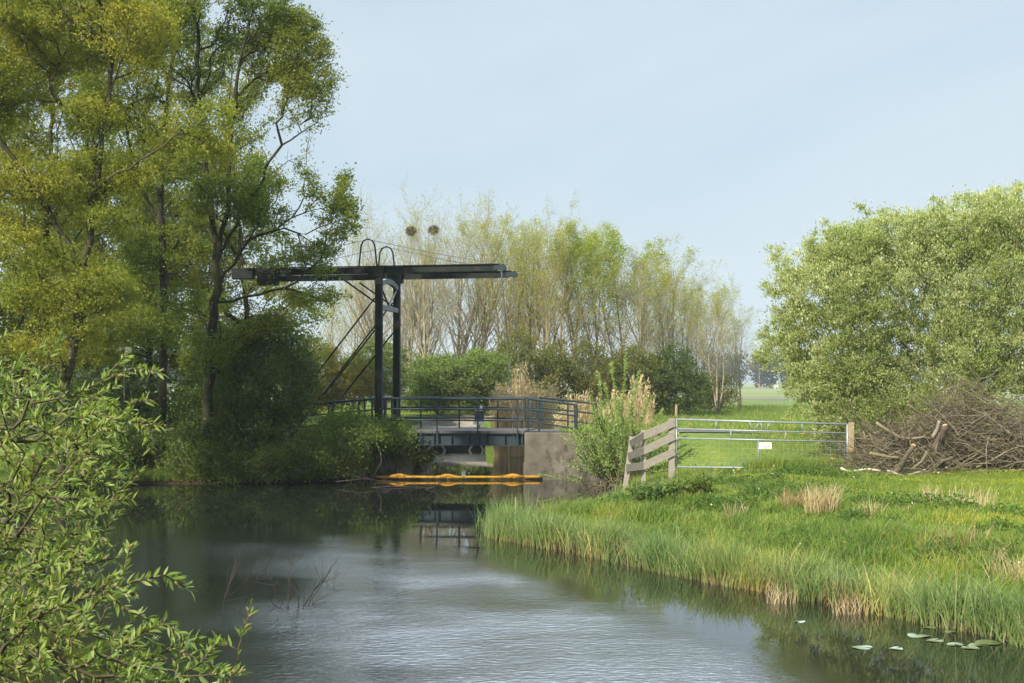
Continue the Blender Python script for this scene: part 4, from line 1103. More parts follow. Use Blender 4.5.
# single logs and thick limbs on it: photo spots with distance
logs = [([(838, 473), (852, 470), (868, 470), (880, 473)], 33.6, .055, 'wood_pale', 'bare pale bent branch lying in the grass at the left foot of the pile'),
        ([(936, 462), (938, 448), (942, 434), (944, 426)], 34.0, .105, 'log', 'thick dark upright stump with an orange cut top in the pile'),
        ([(931, 436), (934, 428), (938, 421)], 34.2, .05, 'wood_grey', 'short grey broken stub beside the upright stump'),
        ([(886, 490), (897, 474), (908, 456), (916, 444)], 33.4, .075, 'log', 'long dark branch leaning up against the stump'),
        ([(893, 488), (905, 478), (920, 462), (928, 450)], 33.5, .06, 'twig_brown', 'brown branch leaning parallel to the long dark one'),
        ([(876, 424), (893, 435), (908, 439), (926, 436)], 34.4, .06, 'twig_brown', 'curved brown limb pointing up left from the pile'),
        ([(933, 467), (942, 462), (955, 458)], 33.7, .08, 'log', 'short log with pale cut end facing left'),
        ([(935, 484), (950, 476), (975, 475), (995, 484), (1005, 490)], 33.5, .05, 'log_green', 'mossy greenish bent branch at the front of the pile'),
        ([(870, 454), (884, 456), (900, 460)], 34.0, .07, 'log_green', 'mossy log at the left side of the pile, end facing left'),
        ([(1010, 498), (1014, 484), (1024, 474), (1034, 470)], 33.2, .05, 'log_green', 'greenish branch at the right edge standing in the grass'),
        ([(975, 468), (992, 458), (1012, 450), (1030, 445)], 33.8, .04, 'twig_brown', 'straight brown branch across the right half of the pile'),
        ([(905, 482), (914, 476), (928, 470)], 33.3, .045, 'wood_grey', 'grey stick low at the front of the pile'),
        ([(888, 470), (898, 480), (906, 484)], 33.2, .04, 'wood_pale', 'short barkless stick crossing the dark branch foot')]
for pts, D, r, mt, lab in logs:
    P = np.array([W(px, py, D - .35 * k / len(pts)) for k, (px, py) in enumerate(pts)])
    if mt != 'log' or r < .1:
        for p_ in P: p_[2] = max(p_[2], float(height(p_[0], p_[1])) + r * .8)
    P = P + np.random.default_rng(len(lab) * 7).normal(size=P.shape) * .04; u = np.linspace(0, 1, 9); k = np.linspace(0, 1, len(P)); Q = np.stack([np.interp(u, k, P[:, c]) for c in range(3)], -1); Q[1:-1] = (Q[:-2] + 2 * Q[1:-1] + Q[2:]) / 4
    o = thing('log', lab, 'log', Q[0], 'logs and limbs in the brush pile')
    mb = MB(); rr = r * np.linspace(1, .72, 9) * (1 + .06 * np.sin(u * 17)); 
    if 'upright stump' in lab: rr = r * np.linspace(1.1, .72, 9)
    rr = rr * (.6 if 'stump' not in lab else 1); mb.path(Q + np.random.default_rng(len(lab)).normal(size=Q.shape) * r * .10, rr, 10); mb.build('stem', M[mt], o, smooth=True)
    if mt in ('log', 'log_green'):
        e, d = (Q[0], unit(Q[0] - Q[1])) if 'stump' not in lab else (Q[-1], unit(unit(Q[-1] - Q[-2]) + np.array([-.2, -.6, 0])))
        rc = (rr[0] if 'stump' not in lab else rr[-1]); mb = MB(); mb.bar(e - d * .02, e + d * .012, rc * 1.0, 12, rc * .94); mb.build('cut_end', M['wood_cut'], o)

# ---------------------------------------------------------------- grass, reeds, herbs
rng = np.random.default_rng(400)


def scatter(n, x0, x1, y0, y1, f):
    out = []
    tot = 0
    while tot < n:
        x = rng.uniform(x0, x1, n); y = rng.uniform(y0, y1, n); d = sdf(x, y); k = rng.uniform(0, 1, n) < f(x, y, d)
        out.append(np.stack([x[k], y[k], d[k]], -1)); tot += k.sum()
    a = np.concatenate(out)[:n]
    return np.stack([a[:, 0], a[:, 1], np.maximum(height(a[:, 0], a[:, 1]), -.12)], -1), a[:, 2]


right = lambda x, y: ((x > -.9) & (y > 8) & (y < 43.2)).astype(float)
# reeds along the waterline
P, d = scatter(24000, -.75, 10, 9, 31, lambda x, y, d: right(x, y) * sstep(-.4, -.1, d) * sstep(1.15, .3, d) * np.clip(.5 + .7 * wob(x, y, 2.4, 6.1), .06, 1) * sstep(1.9, .8, y - (27.0 - 1.9 * x)))
mb = MB(); blades(mb, P, (.34 + .16 * sstep(.8, -.3, d)) * np.clip(1 + .5 * wob(P[:, 0], P[:, 1], 2.6, .3), .45, 1.5), .015, rng, .45, 4)
tag(mb.build('reeds', M['reed'], attname='t'), 'green reed blades standing along the right waterline', 'reeds', kind='stuff')
# thin reeds at the tip in the water
P, d = scatter(200, -.8, .6, 26, 30, lambda x, y, d: sstep(-.8, -.1, d) * (d < .3))
mb = MB(); blades(mb, P, .62, .016, rng, .25, 4)
# and the bay behind the tip
P2, d2 = scatter(700, -.6, 4, 28.5, 40, lambda x, y, d: sstep(-.4, -.1, d) * (d < .5)); blades(mb, P2, .3, .016, rng, .25, 4)
tag(mb.build('reeds', M['reed'], attname='t'), 'thin scattered reeds in the shallow water around the point of the bank', 'reeds', kind='stuff')
# bank grass, tufted
P, d = scatter(95000, -.6, 15, 12, 38, lambda x, y, d: right(x, y) * sstep(.2, 1.0, d) * sstep(6.5, 3.2, d) * np.clip(.5 + .55 * wob(x, y, 2.1, 2.7), .08, 1))
mb = MB(); tuft = np.clip(1 + .6 * wob(P[:, 0], P[:, 1], 1.5, .4), .4, 1.7) * (.10 + .22 * sstep(4.0, .9, d)) * (1 - .5 * sstep(29, 31.5, P[:, 1]) * sstep(3.6, 2.6, P[:, 0])); blades(mb, P, tuft, .013, rng, .65, 3)
tag(mb.build('bank_grass', M['grass'], attname='t'), 'long lush grass on the slope of the right bank', 'grass', kind='stuff')
P, d = scatter(8000, -.6, 12, 9, 31, lambda x, y, d: right(x, y) * sstep(-.25, -.05, d) * sstep(2.6, .1, d) * np.clip(.5 + .7 * wob(x, y, 1.9, 5.1), .05, 1) * sstep(1.9, .8, y - (27.0 - 1.9 * x)))
mb = MB(); blades(mb, P, .30, .013, rng, .9, 3)
tag(mb.build('dead_reed_litter', M['straw_brown'], attname='t'), 'withered straw coloured blades among the green reeds', 'reeds', kind='stuff')
# mixed low weeds in patches over the bank
P, d = scatter(30000, -.3, 14, 12, 37, lambda x, y, d: right(x, y) * sstep(.5, 1.1, d) * sstep(7, 4, d) * (wob(x, y, 1.35, 8.2) > .22))
P[:, 2] += rng.uniform(.02, .24, len(P)) * np.clip(wob(P[:, 0], P[:, 1], 1.35, 8.2) * 1.6, .3, 1); mb = MB(); leaves(mb, P, .065, rng, .5, .8)
tag(mb.build('bank_weeds', M['L_weed']), 'patches of low broad leaved weeds in the bank grass', 'weeds', kind='stuff')
P, d = scatter(110, 0, 14, 14, 37, lambda x, y, d: right(x, y) * sstep(.6, 1.2, d)); P[:, 2] += rng.uniform(.15, .34, len(P)); mb = MB(); leaves(mb, P, .04, rng, .8, 1)
tag(mb.build('blossom_specks', M['blossom']), 'tiny pale blossoms sprinkled through the bank grass', 'flowers', kind='stuff')
# mown meadow strip up to the gate and pile
P, d = scatter(120000, 0, 20, 20, 47, lambda x, y, d: (y > 8) * sstep(2.8, 4.5, d) * (y < 46))
mb = MB(); blades(mb, P, .075 + .05 * np.clip(wob(P[:, 0], P[:, 1], .9, 3), 0, 1), .014, rng, .7, 2)
tag(mb.build('meadow_grass', M['lawn'], attname='t'), 'short bright meadow grass in front of the gate', 'grass', kind='stuff')
# taller grass along fence, gate and beyond
P, d = scatter(30000, 2.6, 18, 33, 40, lambda x, y, d: sstep(.1, .5, d) * np.clip(np.exp(-((x - 3.4) / .9) ** 2) + .8 * np.exp(-((y - 35.9 + x * .06) / .35) ** 2) * (x < 9) * (np.abs(x - 5.3) > .5), 0, 1))
mb = MB(); blades(mb, P, .30, .013, rng, .5, 3)
tag(mb.build('fence_grass', M['grass'], attname='t'), 'rough grass tufts growing along the fence and gate', 'grass', kind='stuff')
P, d = scatter(110000, 2, 40, 44, 112, lambda x, y, d: (d > .5) * np.clip(.45 + .6 * wob(x, y, .55, 1.9), .1, 1) * ((x < 3) | (np.abs(x * 0 + y - 46.6) > .9)) * (x / y < .33) * (45. / y) ** .6)
mb = MB(); blades(mb, P, .26 + .14 * sstep(60, 100, P[:, 1]), .028, rng, .5, 2)
tag(mb.build('field_grass', M['grass'], attname='t'), 'rough field grass behind the gate', 'grass', kind='stuff')
P, d = scatter(60000, -22, 5, 46.5, 96, lambda x, y, d: (d > .5) * (45. / y) ** .5)
mb = MB(); blades(mb, P, .11, .03, rng, .6, 2)
tag(mb.build('lawn_grass', M['lawn'], attname='t'), 'bright lawn beyond the bridge', 'grass', kind='stuff')
# grass on top of the right abutment and along the left bank
P, d = scatter(5000, .9, 5, 42.8, 46.5, lambda x, y, d: (d > .25) * (x > 1.3))
mb = MB(); blades(mb, P, .14, .014, rng, .6, 2)
P = np.stack([rng.uniform(1.6, 4.2, 1400), 0 * np.arange(1400), 0 * np.arange(1400)], -1); t = rng.uniform(-.1, .5, 1400); P = np.array([BR(a + 4.115, b, 1.42) for a, b in zip(P[:, 0], t)]); blades(mb, P, .14, .014, rng, .6, 2)
tag(mb.build('abutment_grass', M['grass'], attname='t'), 'short grass on top of the right bridge abutment', 'grass', kind='stuff')
P, d = scatter(26000, -16, -3, 26, 46, lambda x, y, d: sstep(-.1, .2, d) * sstep(3, 1, d))
mb = MB(); blades(mb, P, .35, .014, rng, .6, 3)
tag(mb.build('shore_grass', M['grass'], attname='t'), 'shaded grass along the left waterline', 'grass', kind='stuff')
P, d = scatter(9000, -9, 10, -2, 14, lambda x, y, d: (d > .05) * (d < 3))
mb = MB(); blades(mb, P, .35, .012, rng, .5, 3)
tag(mb.build('near_grass', M['grass'], attname='t'), 'grass on the near bank around the camera', 'grass', kind='stuff')


def tuft(name, label, px, py, D, n, hgt, rad, mat, seed, group, lean=.5, w=.012):
    r = np.random.default_rng(seed); c = ground_at(W(px, py, D), 0); a = r.uniform(0, 6.28, n); q = r.uniform(0, 1, n) ** .7 * rad
    P = c + np.stack([np.cos(a) * q, np.sin(a) * q, 0 * q], -1); P[:, 2] = np.maximum(height(P[:, 0], P[:, 1]), -.05)
    mb = MB(); blades(mb, P, hgt, w, r, lean, 3, dirs=np.stack([np.cos(a), np.sin(a), 0 * a], -1) * .6)
    return tag(mb.build(name, mat, loc=c, attname='t'), label, 'grass tuft', group)


dt = 'dry grass tufts on the right bank'
for k, (px, py, D, n, hh, rad, lab) in enumerate([(822, 545, 24.5, 300, .46, .30, 'upright tan dry grass tuft in the middle of the right bank'), (793, 541, 25.2, 160, .36, .28, 'smaller reddish dry tuft left of the upright tan one'),
                                                (962, 552, 24.5, 150, .36, .6, 'wide pale dry tuft on the bank below the brush pile'), (655, 488, 34.2, 600, .38, .7, 'straw coloured tuft at the foot of the wooden fence'),
                                                (700, 480, 35.2, 220, .26, .5, 'thin dry tuft under the left end of the gate'), (1016, 600, 18.6, 180, .36, .35, 'bleached dead reed leaves at the right edge'),
                                                (950, 580, 20.5, 120, .34, .5, 'withered brown leaves among the reeds near the right edge')]):
    tuft('dry_grass_tuft', lab, px, py, D, n, hh, rad, M['straw_brown' if k in (1, 6) else 'straw'], 500 + k, dt)


for k in range(9):
    px_, py_ = [(735, 520), (870, 530), (905, 565), (850, 575), (780, 565), (720, 550), (990, 560), (930, 515), (610, 515)][k]
    tuft('dry_grass_tuft', 'small thin straw tuft scattered low in the green bank grass', px_, py_, 2.45 * F / (py_ - HY), 60, .30, .22, M['straw'], 540 + k, 'small straw tufts scattered over the bank', w=.010)


def herb(name, label, px, py, D, n, rad, hh, ls, mat, seed, group=None):
    r = np.random.default_rng(seed); c = ground_at(W(px, py, D), 0); o = thing(name, label, 'plant', c, group); L = []; Q = []
    for _ in range(n):
        a = r.uniform(0, 6.28); q = r.uniform(0, 1) ** .6 * rad; b = c + np.array([math.cos(a) * q, math.sin(a) * q, -.02]); b[2] = float(height(b[0], b[1])); e = b + np.array([math.cos(a) * .12, math.sin(a) * .12, hh * r.uniform(.6, 1.1)])
        p = np.array([b, b * .5 + e * .5 + (0, 0, .02), e]); L.append((p, np.array([.006, .005, .003])))
        m = 16; u = r.uniform(.2, 1, m)[:, None]; Q.append(b + (e - b) * u + r.normal(size=(m, 3)) * .05)
    mb = MB(); mb.poly(L); mb.build('stems', M['willow_stem'], o); lb = MB(); leaves(lb, np.concatenate(Q), ls, r, .55, .6); lb.build('leaves', mat, o)
    return o


herb('leafy_herb', 'dark green broad leaved herb clump among the reeds', 652, 530, 27.6, 90, .34, .36, .075, M['L_weed'], 601, 'herb clumps on the right bank')
herb('leafy_herb', 'lighter nettle clump right of the dark herb clump', 690, 530, 27.8, 60, .35, .3, .09, M['L_bank'], 602, 'herb clumps on the right bank')
herb('leafy_herb', 'herb clump at the top of the slope below the gate', 690, 492, 33, 50, .7, .2, .05, M['L_weed'], 603, 'herb clumps on the right bank')
herb('leafy_herb', 'herb clump below the tan tuft in mid bank', 770, 520, 28.5, 45, .8, .22, .05, M['L_weed'], 604, 'herb clumps on the right bank')

# old reed stalks at the tip of the bank
for k, (px, py, px2, py2, D, lab) in enumerate([(515.5, 536, 515.5, 497, 27.6, 'upright broken reed stalk at the tip of the bank'), (497, 531, 545, 540, 27.3, 'reed stalk lying on the water at the tip of the bank'),
                                               (512, 530, 548, 545, 27.0, 'second lying reed stalk crossing the first'), (626, 520, 631, 497, 29.0, 'slanting dry stalk beside the dark herb'), (636, 513, 637.5, 496, 29.5, 'straight dry stalk right of the slanting one'),
                                               (607, 527, 609, 513, 28, 'short pale seed head left of the dry stalks')]):
    a, b = W(px, py, D), W(px2, py2, D)
    a[2] = max(a[2], .02); b[2] = max(b[2], .03); mb = MB(); mb.tubes(np.array([[a, (a + b) / 2 + (0, 0, .005), b]]), np.array([[.016, .014, .010 if k < 5 else .05]]), 6)
    tag(mb.build('reed_stalk', M['straw'], loc=a), lab, 'reed stalk', 'dry reed stalks on the right bank')

# dandelions
rng = np.random.default_rng(700); first = None
spots = [(690, 452), (694, 455), (789, 451), (793, 448), (803, 455), (806, 449), (798, 442), (757, 437), (684, 436), (690, 414), (786, 418), (790, 417), (803, 422), (716, 464), (738, 470), (833, 470), (742, 540), (672, 420), (428, 422), (445, 426), (461, 425), (520, 424), (492, 408), (536, 412)]
for px, py in spots:
    z = .85 if px > 560 else 1.3; D = (H - z) * F / (py - HY); D = min(D, 70)
    c = np.array([GX(px, D), D, 0]); c[2] = float(height(c[0], c[1]))
    if first is None:
        r = np.random.default_rng(3); mb = MB(); mb.bar((0, 0, 0), (0, 0, .22), .004, 5); lb = MB(); a = np.linspace(0, 6.28, 18, endpoint=False); dv = np.stack([np.cos(a), np.sin(a), .35 + 0 * a], -1)
        leaves(lb, np.tile([0, 0, .22], (18, 1)) + dv * .004, .05, r, .4, .6, dirs=dv * 3); 
        first = thing('dandelion', 'yellow dandelion flowering in the grass', 'flower', (0, 0, 0), 'dandelions in the grass'); mb.build('flower_stem', M['L_weed'], first); lb.build('flower_head', M['flower'], first); o = first
    else: o = copy_tree(first)
    o.location = c; o.rotation_euler.z = rng.uniform(0, 6); s = rng.uniform(.9, 1.4); o.scale = (s, s, s * 1.1)

# lily pads
rng = np.random.default_rng(710); fp = None
pads = [(918, 636, .18, 'largest lily pad'), (935, 641, .14, 'reddish'), (955, 645, .13, ''), (970, 648, .14, ''), (988, 643, .20, ''), (975, 645.5, .10, ''), (862, 648, .16, ''), (896, 649, .11, ''), (930, 628, .10, ''), (800, 622, .09, ''), (950, 632, .09, ''), (1005, 640, .12, '')]
lab = ['wide flat lily pad, second largest of the row off the right reeds', 'pinkish narrow lily pad just below the wide one', 'lily pad in the middle of the row, left of a yellowish one', 'yellow green lily pad in the row off the right reeds',
       'largest pale lily pad near the right edge', 'small lily pad squeezed between two larger ones', 'lone lily pad farthest out on the left', 'lone lily pad right of the farthest out one', 'small lily pad close to the reed feet', 'tiny lily pad farthest left along the reeds', 'small pad behind the wide flat one', 'lily pad nearest the right edge']
for k, (px, py, r_, _) in enumerate(pads):
    D = H * F / (py - HY); c = np.array([GX(px, D), D, .006]); mb = MB(); a = np.linspace(.25, 6.03, 22); rr = r_ * .7 * (1 + .05 * np.sin(a * 3 + k)) ; rot = rng.uniform(0, 6.28)
    V = [c + (0, 0, .004)] + [c + np.array([math.cos(t + rot) * q, math.sin(t + rot) * q, .004 + .006 * math.sin(t * 2 + k)]) for t, q in zip(a, rr)]
    V += [v - np.array([0, 0, .006]) for v in V]; n = 23
    mb.add(V, [[i, i + 1, n + i + 1, n + i][::-1] for i in range(1, 22)], [[0, i, i + 1] for i in range(1, 22)] + [[n, n + i + 1, n + i] for i in range(1, 22)])
    tag(mb.build('lily_pad', M['lily'], loc=c), lab[k], 'lily pad', 'lily pads off the right bank')


# dead branches in the water
def dead(label, px, py, n, seed, hh, spread, leanx=.3):
    r = np.random.default_rng(seed); D = H * F / (py - HY); b = np.array([GX(px, D), D, -.25]); L = []
    for _ in range(n):
        d = unit(np.array([leanx + r.normal() * spread, r.normal() * spread, 1.0])); p = b + r.normal(size=3) * np.array([.08, .08, 0]); Ln = hh * r.uniform(.6, 1.1) + .25; pts = [p]
        for k in range(6): d = unit(d + r.normal(size=3) * .12); p = p + d * Ln / 6; pts.append(p)
        L.append((np.array(pts), np.linspace(.008, .0025, 7)))
        for j in range(6):
            q = pts[r.integers(2, 6)]; e = unit(d + r.normal(size=3) * .6); L.append((np.array([q, q + e * hh * .2, q + e * hh * .36 + (0, 0, .02)]), np.array([.004, .003, .002])))
    mb = MB(); mb.poly(L); tag(mb.build('dead_branch', M['dead'], loc=(b[0], b[1], 0)), label, 'branch', 'dead branches standing in the water')


dead('spreading dead twigs rising from open water right of the willow', 292, 605, 7, 801, .75, .35, .25)
dead('long bare dead stem slanting out of the water left of the spreading twigs', 224, 612, 2, 802, 1.25, .15, .5)
dead('single thin upright dead twig between the other two', 279, 592, 1, 803, .55, .1, .1)
# driftwood by the left shrubs
for k, (pts, D, lab) in enumerate([([(335, 487), (365, 484), (400, 488)], 40.5, 'flat driftwood branch below the left shrubs'), ([(425, 492), (437, 486), (444, 478)], 39.0, 'dark broken snag sticking out of the water in front of the boom'), ([(372, 494), (392, 490), (432, 493)], 39.8, 'thin floating branch in front of the boom')]):
    P = np.array([W(x, y, D) for x, y in pts]); P[:, 2] = np.maximum(P[:, 2] - W(0, 490, D)[2], -.02) + (.02 if k != 1 else 0); r = np.random.default_rng(820 + k); L = [(P, np.array([.02, .016, .008]))]
    for _ in range(7): q = P[1] + (P[2] - P[1]) * r.uniform(-.6, .9); L.append((np.array([q, q + np.array([r.normal() * .25, r.normal() * .1, r.uniform(.05, .25)])]), np.array([.009, .004])))
    mb = MB(); mb.poly(L); tag(mb.build('driftwood', M['dead'], loc=P[0]), lab, 'driftwood', 'driftwood near the boom')

# white board glimpsed between the trees
c = W(124, 350, 52); o = thing('white_board', 'small white board half hidden between the left trees', 'sign', ground_at(c)); mb = MB(); mb.box(c, .55, .04, .2, bev=.01); mb.build('board', M['white'], o)
mb = MB(); mb.bar((c[0], c[1] + .05, float(height(c[0], c[1])) - .1), c + (0, .05, .08), .03, 6); mb.build('post', M['wood_grey'], o)

# sheep on the far field
for k, (px, mat, lab) in enumerate(((776.5, 'wool', 'white sheep grazing at the edge of the far wood'), (785, 'wool_dark', 'dark sheep grazing right of the white one'))):
    c = np.array([GX(px, 430), 430., .75]); me = bpy.data.meshes.new('sheep')
    pts = [(0, 0, .72), (-.42, 0, .74), (.42, 0, .74), (.66, 0, .78), (.86, 0, .55), (.95, 0, .38), (.38, .14, .45), (.38, .14, .02), (.38, -.14, .45), (.38, -.14, .02), (-.38, .14, .45), (-.38, .14, .02), (-.38, -.14, .45), (-.38, -.14, .02), (-.6, 0, .66)]
    ed = [(0, 1), (0, 2), (2, 3), (3, 4), (4, 5), (2, 6), (6, 7), (2, 8), (8, 9), (1, 10), (10, 11), (1, 12), (12, 13), (1, 14)]; rd = [.34, .32, .3, .17, .13, .08, .1, .05, .1, .05, .1, .05, .1, .05, .08]
    me.from_pydata(pts, ed, []); me.materials.append(M[mat]); o = bpy.data.objects.new('sheep', me); C.objects.link(o); o.location = c; o.rotation_euler.z = .3 + k * 2.6
    md = o.modifiers.new('skin', 'SKIN')
    for v, r in zip(me.skin_vertices[0].data if me.skin_vertices else [], rd): v.radius = (r, r)
    if not me.skin_vertices: me.attributes
    o.modifiers.new('sub', 'SUBSURF').render_levels = 1
    tag(o, lab, 'sheep', 'sheep on the far field')


# ---------------------------------------------------------------- near willow
def near_willow(label, base, targets, seed, nleaf_per, ls, stemdirs, tip=.0032):
    rng = np.random.default_rng(seed)
    o = thing('near_willow', label, 'willow', base, 'near willows on the left bank')
    sts = [[base, *s] for s in stemdirs]
    lines, P, G = skeleton(sts, targets, rng, .25, .16, tip, 2.3, .5, .008, .1)
    mb = MB(); mb.poly(lines, 4); mb.build('stems', M['near_stem'], o, smooth=True)
    # leafy shoots: the last stretch of every line
    LP, LD, CP, CD = [], [], [], []
    for p, r in lines:
        if max(r) > .03: continue
        seg = np.linalg.norm(np.diff(p, axis=0), axis=1); cl = np.concatenate([[0], np.cumsum(seg)]); tot = cl[-1]
        use = min(tot, .75); k = int(use / .75 * nleaf_per) + 6
        u = tot - use * rng.uniform(0, 1, k) ** 1.25
        q = np.stack([np.interp(u, cl, p[:, c]) for c in range(3)], -1); idx = np.clip(np.searchsorted(cl, u) - 1, 0, len(seg) - 1); ax = unit(np.diff(p, axis=0)[idx])
        s = unit(np.cross(ax, rng.normal(size=(k, 3)))); LP.append(q); LD.append(unit(ax * .75 + s * .8 + np.array([0, 0, .15])))
        kc = k // 5; CP.append(q[:kc]); CD.append(unit(ax[:kc] * .8 + s[:kc] * .7))
    LP = np.concatenate(LP); LD = np.concatenate(LD); n = len(LP)
    # folded, curved lance-shaped leaves: 4 cross sections
    nr = rng.normal(size=(n, 3)) + np.array([0, 0, 1.2]); sd = unit(np.cross(LD, nr)); nn = np.cross(sd, LD)
    L = ls * rng.uniform(.55, 1.3, n)[:, None]; w = L * .26 * rng.uniform(.8, 1.2, n)[:, None]; bend = rng.uniform(-.05, .28, n)[:, None]
    V = []
    for t, ww in ((0, .12), (.3, .85), (.62, .8), (1, .04)):
        c = LP + LD * L * t - nn * L * bend * t * t
        V += [c + sd * w * ww * .5 + nn * w * ww * .22, c, c - sd * w * ww * .5 + nn * w * ww * .22]
    V = np.stack(V, 1); b = np.arange(n)[:, None] * 12
    Q = np.concatenate([b + np.array([3 * k + a, 3 * k + a + 1, 3 * k + a + 4, 3 * k + a + 3]) for k in range(3) for a in (0, 1)])
    lb = MB(); lb.add(V.reshape(-1, 3), Q); lb.build('leaves', M['L_fore'], o, smooth=True)
    CP = np.concatenate(CP); CD = np.concatenate(CD); cb = MB(); u = np.linspace(0, 1, 5)
    cb.tubes(CP[:, None] + CD[:, None] * (u * ls * .5)[None, :, None], np.broadcast_to(np.array([.002, .0055, .006, .005, .002]), (len(CP), 5)), 5); cb.build('catkins', M['catkin'], o, smooth=True)['kind'] = 'stuff'
    return o


rng = np.random.default_rng(900)


def tips(regions):
    out = []
    for (x0, y0, x1, y1, n, d0, d1) in regions:
        for _ in range(n):
            f = rng.uniform(0, 1); out.append(W(x0 + (x1 - x0) * f + rng.normal() * 12, y0 + (y1 - y0) * f + rng.normal() * 14, rng.uniform(d0, d1)))
    return np.array(out)


# explicit shoot tips seen against the water and trees, then filling
tp = [W(160, 372, 6.6), W(126, 355, 6.7), (W(62, 336, 6.9)), W(165, 425, 6.5), W(140, 470, 6.6), W(100, 395, 6.8), W(45, 345, 7.2), W(133, 500, 6.6), W(15, 330, 7.4), W(150, 400, 6.9)]
tp = np.concatenate([np.array(tp), tips([(20, 400, 130, 420, 54, 6.2, 7.9), (-40, 440, 125, 455, 100, 6.0, 8.2), (-40, 490, 110, 500, 100, 6.0, 8.2), (-60, 540, 100, 545, 90, 6., 8.0), (-80, 590, 80, 580, 70, 6., 7.8), (-60, 360, 40, 390, 50, 6.6, 8.4)])])
bs = np.array([-5.4, 6.9, .35])
near_willow('upper near willow with spreading leafy shoots at the left edge', bs, tp, 901, 80, .050,
            [[W(-300, 520, 7.0), W(-130, 470, 7.0), W(0, 440, 6.9)], [W(-300, 560, 7.2), W(-120, 540, 7.0), W(10, 520, 6.9)], [W(-330, 480, 7.4), W(-160, 400, 7.4), W(-40, 370, 7.4)]])
tp = [W(130, 545, 5.6), W(190, 590, 5.6), W(165, 575, 5.5), W(185, 640, 5.4), W(150, 620, 5.5), W(60, 605, 5.4), W(120, 650, 5.3)]
tp = np.concatenate([np.array(tp), tips([(-40, 560, 120, 585, 40, 5.2, 6.4), (-60, 610, 165, 640, 66, 5.0, 6.2), (-60, 660, 170, 675, 66, 4.9, 6.0), (-80, 710, 150, 715, 50, 4.8, 5.8), (-60, 600, 60, 620, 40, 5.2, 6.4), (0, 640, 140, 670, 40, 5.0, 5.8), (120, 660, 235, 672, 16, 5.0, 5.6), (150, 690, 225, 700, 12, 5.0, 5.6)])])
near_willow('lower near willow, its bright leafy shoots filling the bottom left corner', np.array([-4.6, 5.2, .45]), tp, 902, 88, .050,
            [[W(-330, 700, 5.6), W(-150, 690, 5.5), W(-10, 670, 5.4)], [W(-350, 640, 5.6), W(-160, 620, 5.7), W(-10, 600, 5.7)]])
tp = np.array([W(252, 603, 5.9), W(246, 625, 5.9), W(238, 650, 5.9), W(215, 640, 5.9), W(222, 672, 5.8), W(240, 668, 5.9), W(205, 665, 5.8), W(230, 690, 5.8)])
near_willow('thin low willow sprig over the water right of the bottom left corner', np.array([GX(120, 5.8), 5.8, -.1]), tp, 903, 46, .048, [[W(170, 760, 5.8), W(205, 700, 5.85)]], .0026)

# ---------------------------------------------------------------- haze
bm = MB(); lo = np.array([-900, -40, -3.]); hi = np.array([900, 1000, 34.])
bm.box((lo + hi) / 2, *(hi - lo))
m, nt, out = nodes('haze_air')
pv = N(nt, 'ShaderNodeVolumePrincipled'); pv.inputs['Density'].default_value = .0003; pv.inputs['Color'].default_value = (.82, .89, 1, 1); pv.inputs['Anisotropy'].default_value = .2
nt.links.new(pv.outputs[0], out.inputs['Volume'])
USE_HAZE = True
if USE_HAZE: struct(bm.build('haze', m), 'stuff')

# ---------------------------------------------------------------- sky, sun, camera
sc = bpy.context.scene
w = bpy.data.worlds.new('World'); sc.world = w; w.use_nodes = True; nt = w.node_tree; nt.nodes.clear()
sv = unit(np.array([-.55, -.72, .66])); EL = math.asin(sv[2]); AZ = math.atan2(sv[0], sv[1])
sky = nt.nodes.new('ShaderNodeTexSky'); sky.sky_type = 'NISHITA'; sky.sun_disc = False; sky.sun_elevation = EL; sky.sun_rotation = AZ; sky.air_density = 1.0; sky.dust_density = 2.2; sky.ozone_density = 1.2
tc = nt.nodes.new('ShaderNodeTexCoord'); mp = nt.nodes.new('ShaderNodeMapping'); mp.inputs['Scale'].default_value = (1, 1, 3.2); mp.inputs['Rotation'].default_value = (0, .12, .75)
nt.links.new(tc.outputs['Generated'], mp.inputs[0])
nz = nt.nodes.new('ShaderNodeTexNoise'); nz.inputs['Scale'].default_value = 1.5; nz.inputs['Detail'].default_value = 6; nz.inputs['Roughness'].default_value = .5; nz.inputs['Distortion'].default_value = .4
nt.links.new(mp.outputs[0], nz.inputs['Vector'])
cr = ramp(nt, nz.outputs['Fac'], [(.36, (.50, .50, .50)), (.60, (.97, .97, .97))])
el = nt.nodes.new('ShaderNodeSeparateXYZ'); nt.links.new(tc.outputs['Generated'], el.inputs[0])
er = nt.nodes.new('ShaderNodeMapRange'); er.inputs[1].default_value = .45; er.inputs[2].default_value = .62; er.inputs[3].default_value = 1; er.inputs[4].default_value = .12
nt.links.new(el.outputs['Z'], er.inputs[0])
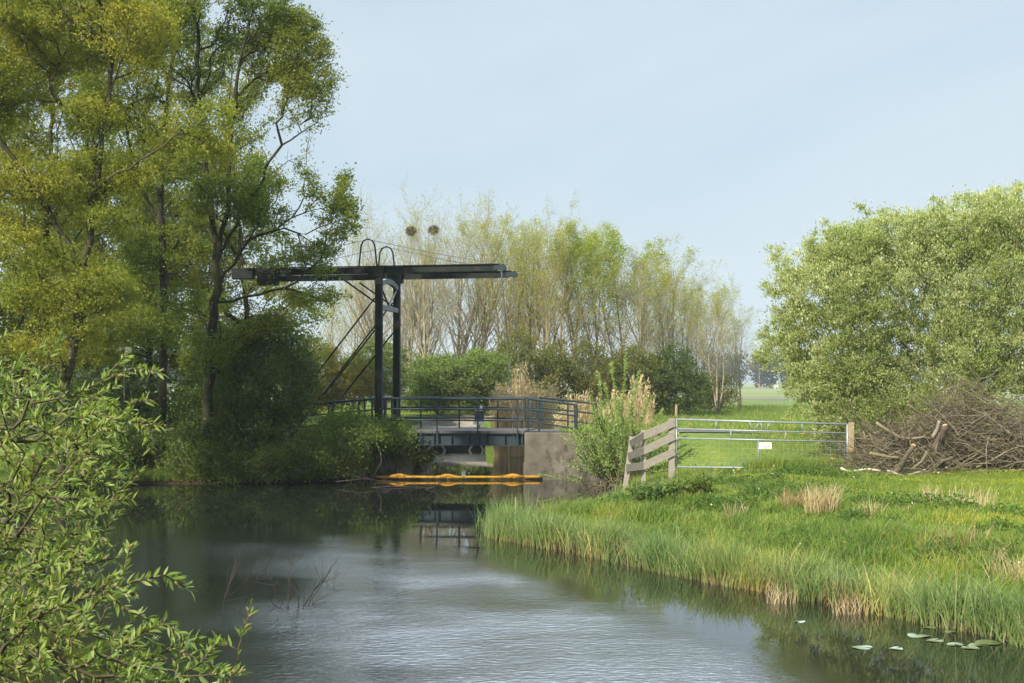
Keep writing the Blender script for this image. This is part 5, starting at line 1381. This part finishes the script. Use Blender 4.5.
crm = nt.nodes.new('ShaderNodeMath'); crm.operation = 'MULTIPLY'; nt.links.new(cr, crm.inputs[0]); nt.links.new(er.outputs[0], crm.inputs[1]); cr = crm.outputs[0]
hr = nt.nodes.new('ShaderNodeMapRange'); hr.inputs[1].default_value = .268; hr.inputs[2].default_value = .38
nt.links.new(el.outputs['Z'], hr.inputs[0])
fr = nt.nodes.new('ShaderNodeMapRange'); fr.inputs[1].default_value = .05; fr.inputs[2].default_value = .65   # unseen bright sky band added above the frame, ahead, to brighten the water
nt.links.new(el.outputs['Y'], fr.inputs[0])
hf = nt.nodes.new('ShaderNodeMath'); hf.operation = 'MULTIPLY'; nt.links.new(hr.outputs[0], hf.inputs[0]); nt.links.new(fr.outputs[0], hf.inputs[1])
vc = mixc(nt, hf.outputs[0], (4.7, 5.5, 6.1), (58., 68, 79.))  # pale haze veil low down, the added bright band higher up
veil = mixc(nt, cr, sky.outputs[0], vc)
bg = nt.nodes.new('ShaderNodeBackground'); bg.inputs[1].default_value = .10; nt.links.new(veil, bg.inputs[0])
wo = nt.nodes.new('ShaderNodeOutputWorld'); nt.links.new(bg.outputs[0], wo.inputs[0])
su = bpy.data.lights.new('sun', 'SUN'); su.energy = 5.0; su.angle = R(1.0); su.color = (1, .93, .80)
so = bpy.data.objects.new('sun', su); C.objects.link(so); so.rotation_euler = Vector(sv).to_track_quat('Z', 'Y').to_euler(); so.location = (-20, -20, 40)
cam = bpy.data.cameras.new('camera'); cam.lens = 50; cam.sensor_width = 36; cam.clip_end = 6000; cam.clip_start = .1
cam.shift_y = (HY - 341.5) / 1024.
co = bpy.data.objects.new('camera', cam); C.objects.link(co); co.location = (0, 0, H); co.rotation_euler = (R(90), 0, 0); sc.camera = co
sc.view_settings.view_transform = 'Standard'; sc.view_settings.look = 'None'; sc.view_settings.gamma = 1; sc.view_settings.exposure = .52; sc.view_settings.use_curve_mapping = False
cy = sc.cycles; cy.max_bounces = 6; cy.diffuse_bounces = 3; cy.glossy_bounces = 3; cy.transmission_bounces = 3; cy.transparent_max_bounces = 4; cy.volume_bounces = 1
cy.use_denoising = True
cy.sample_clamp_indirect = 6
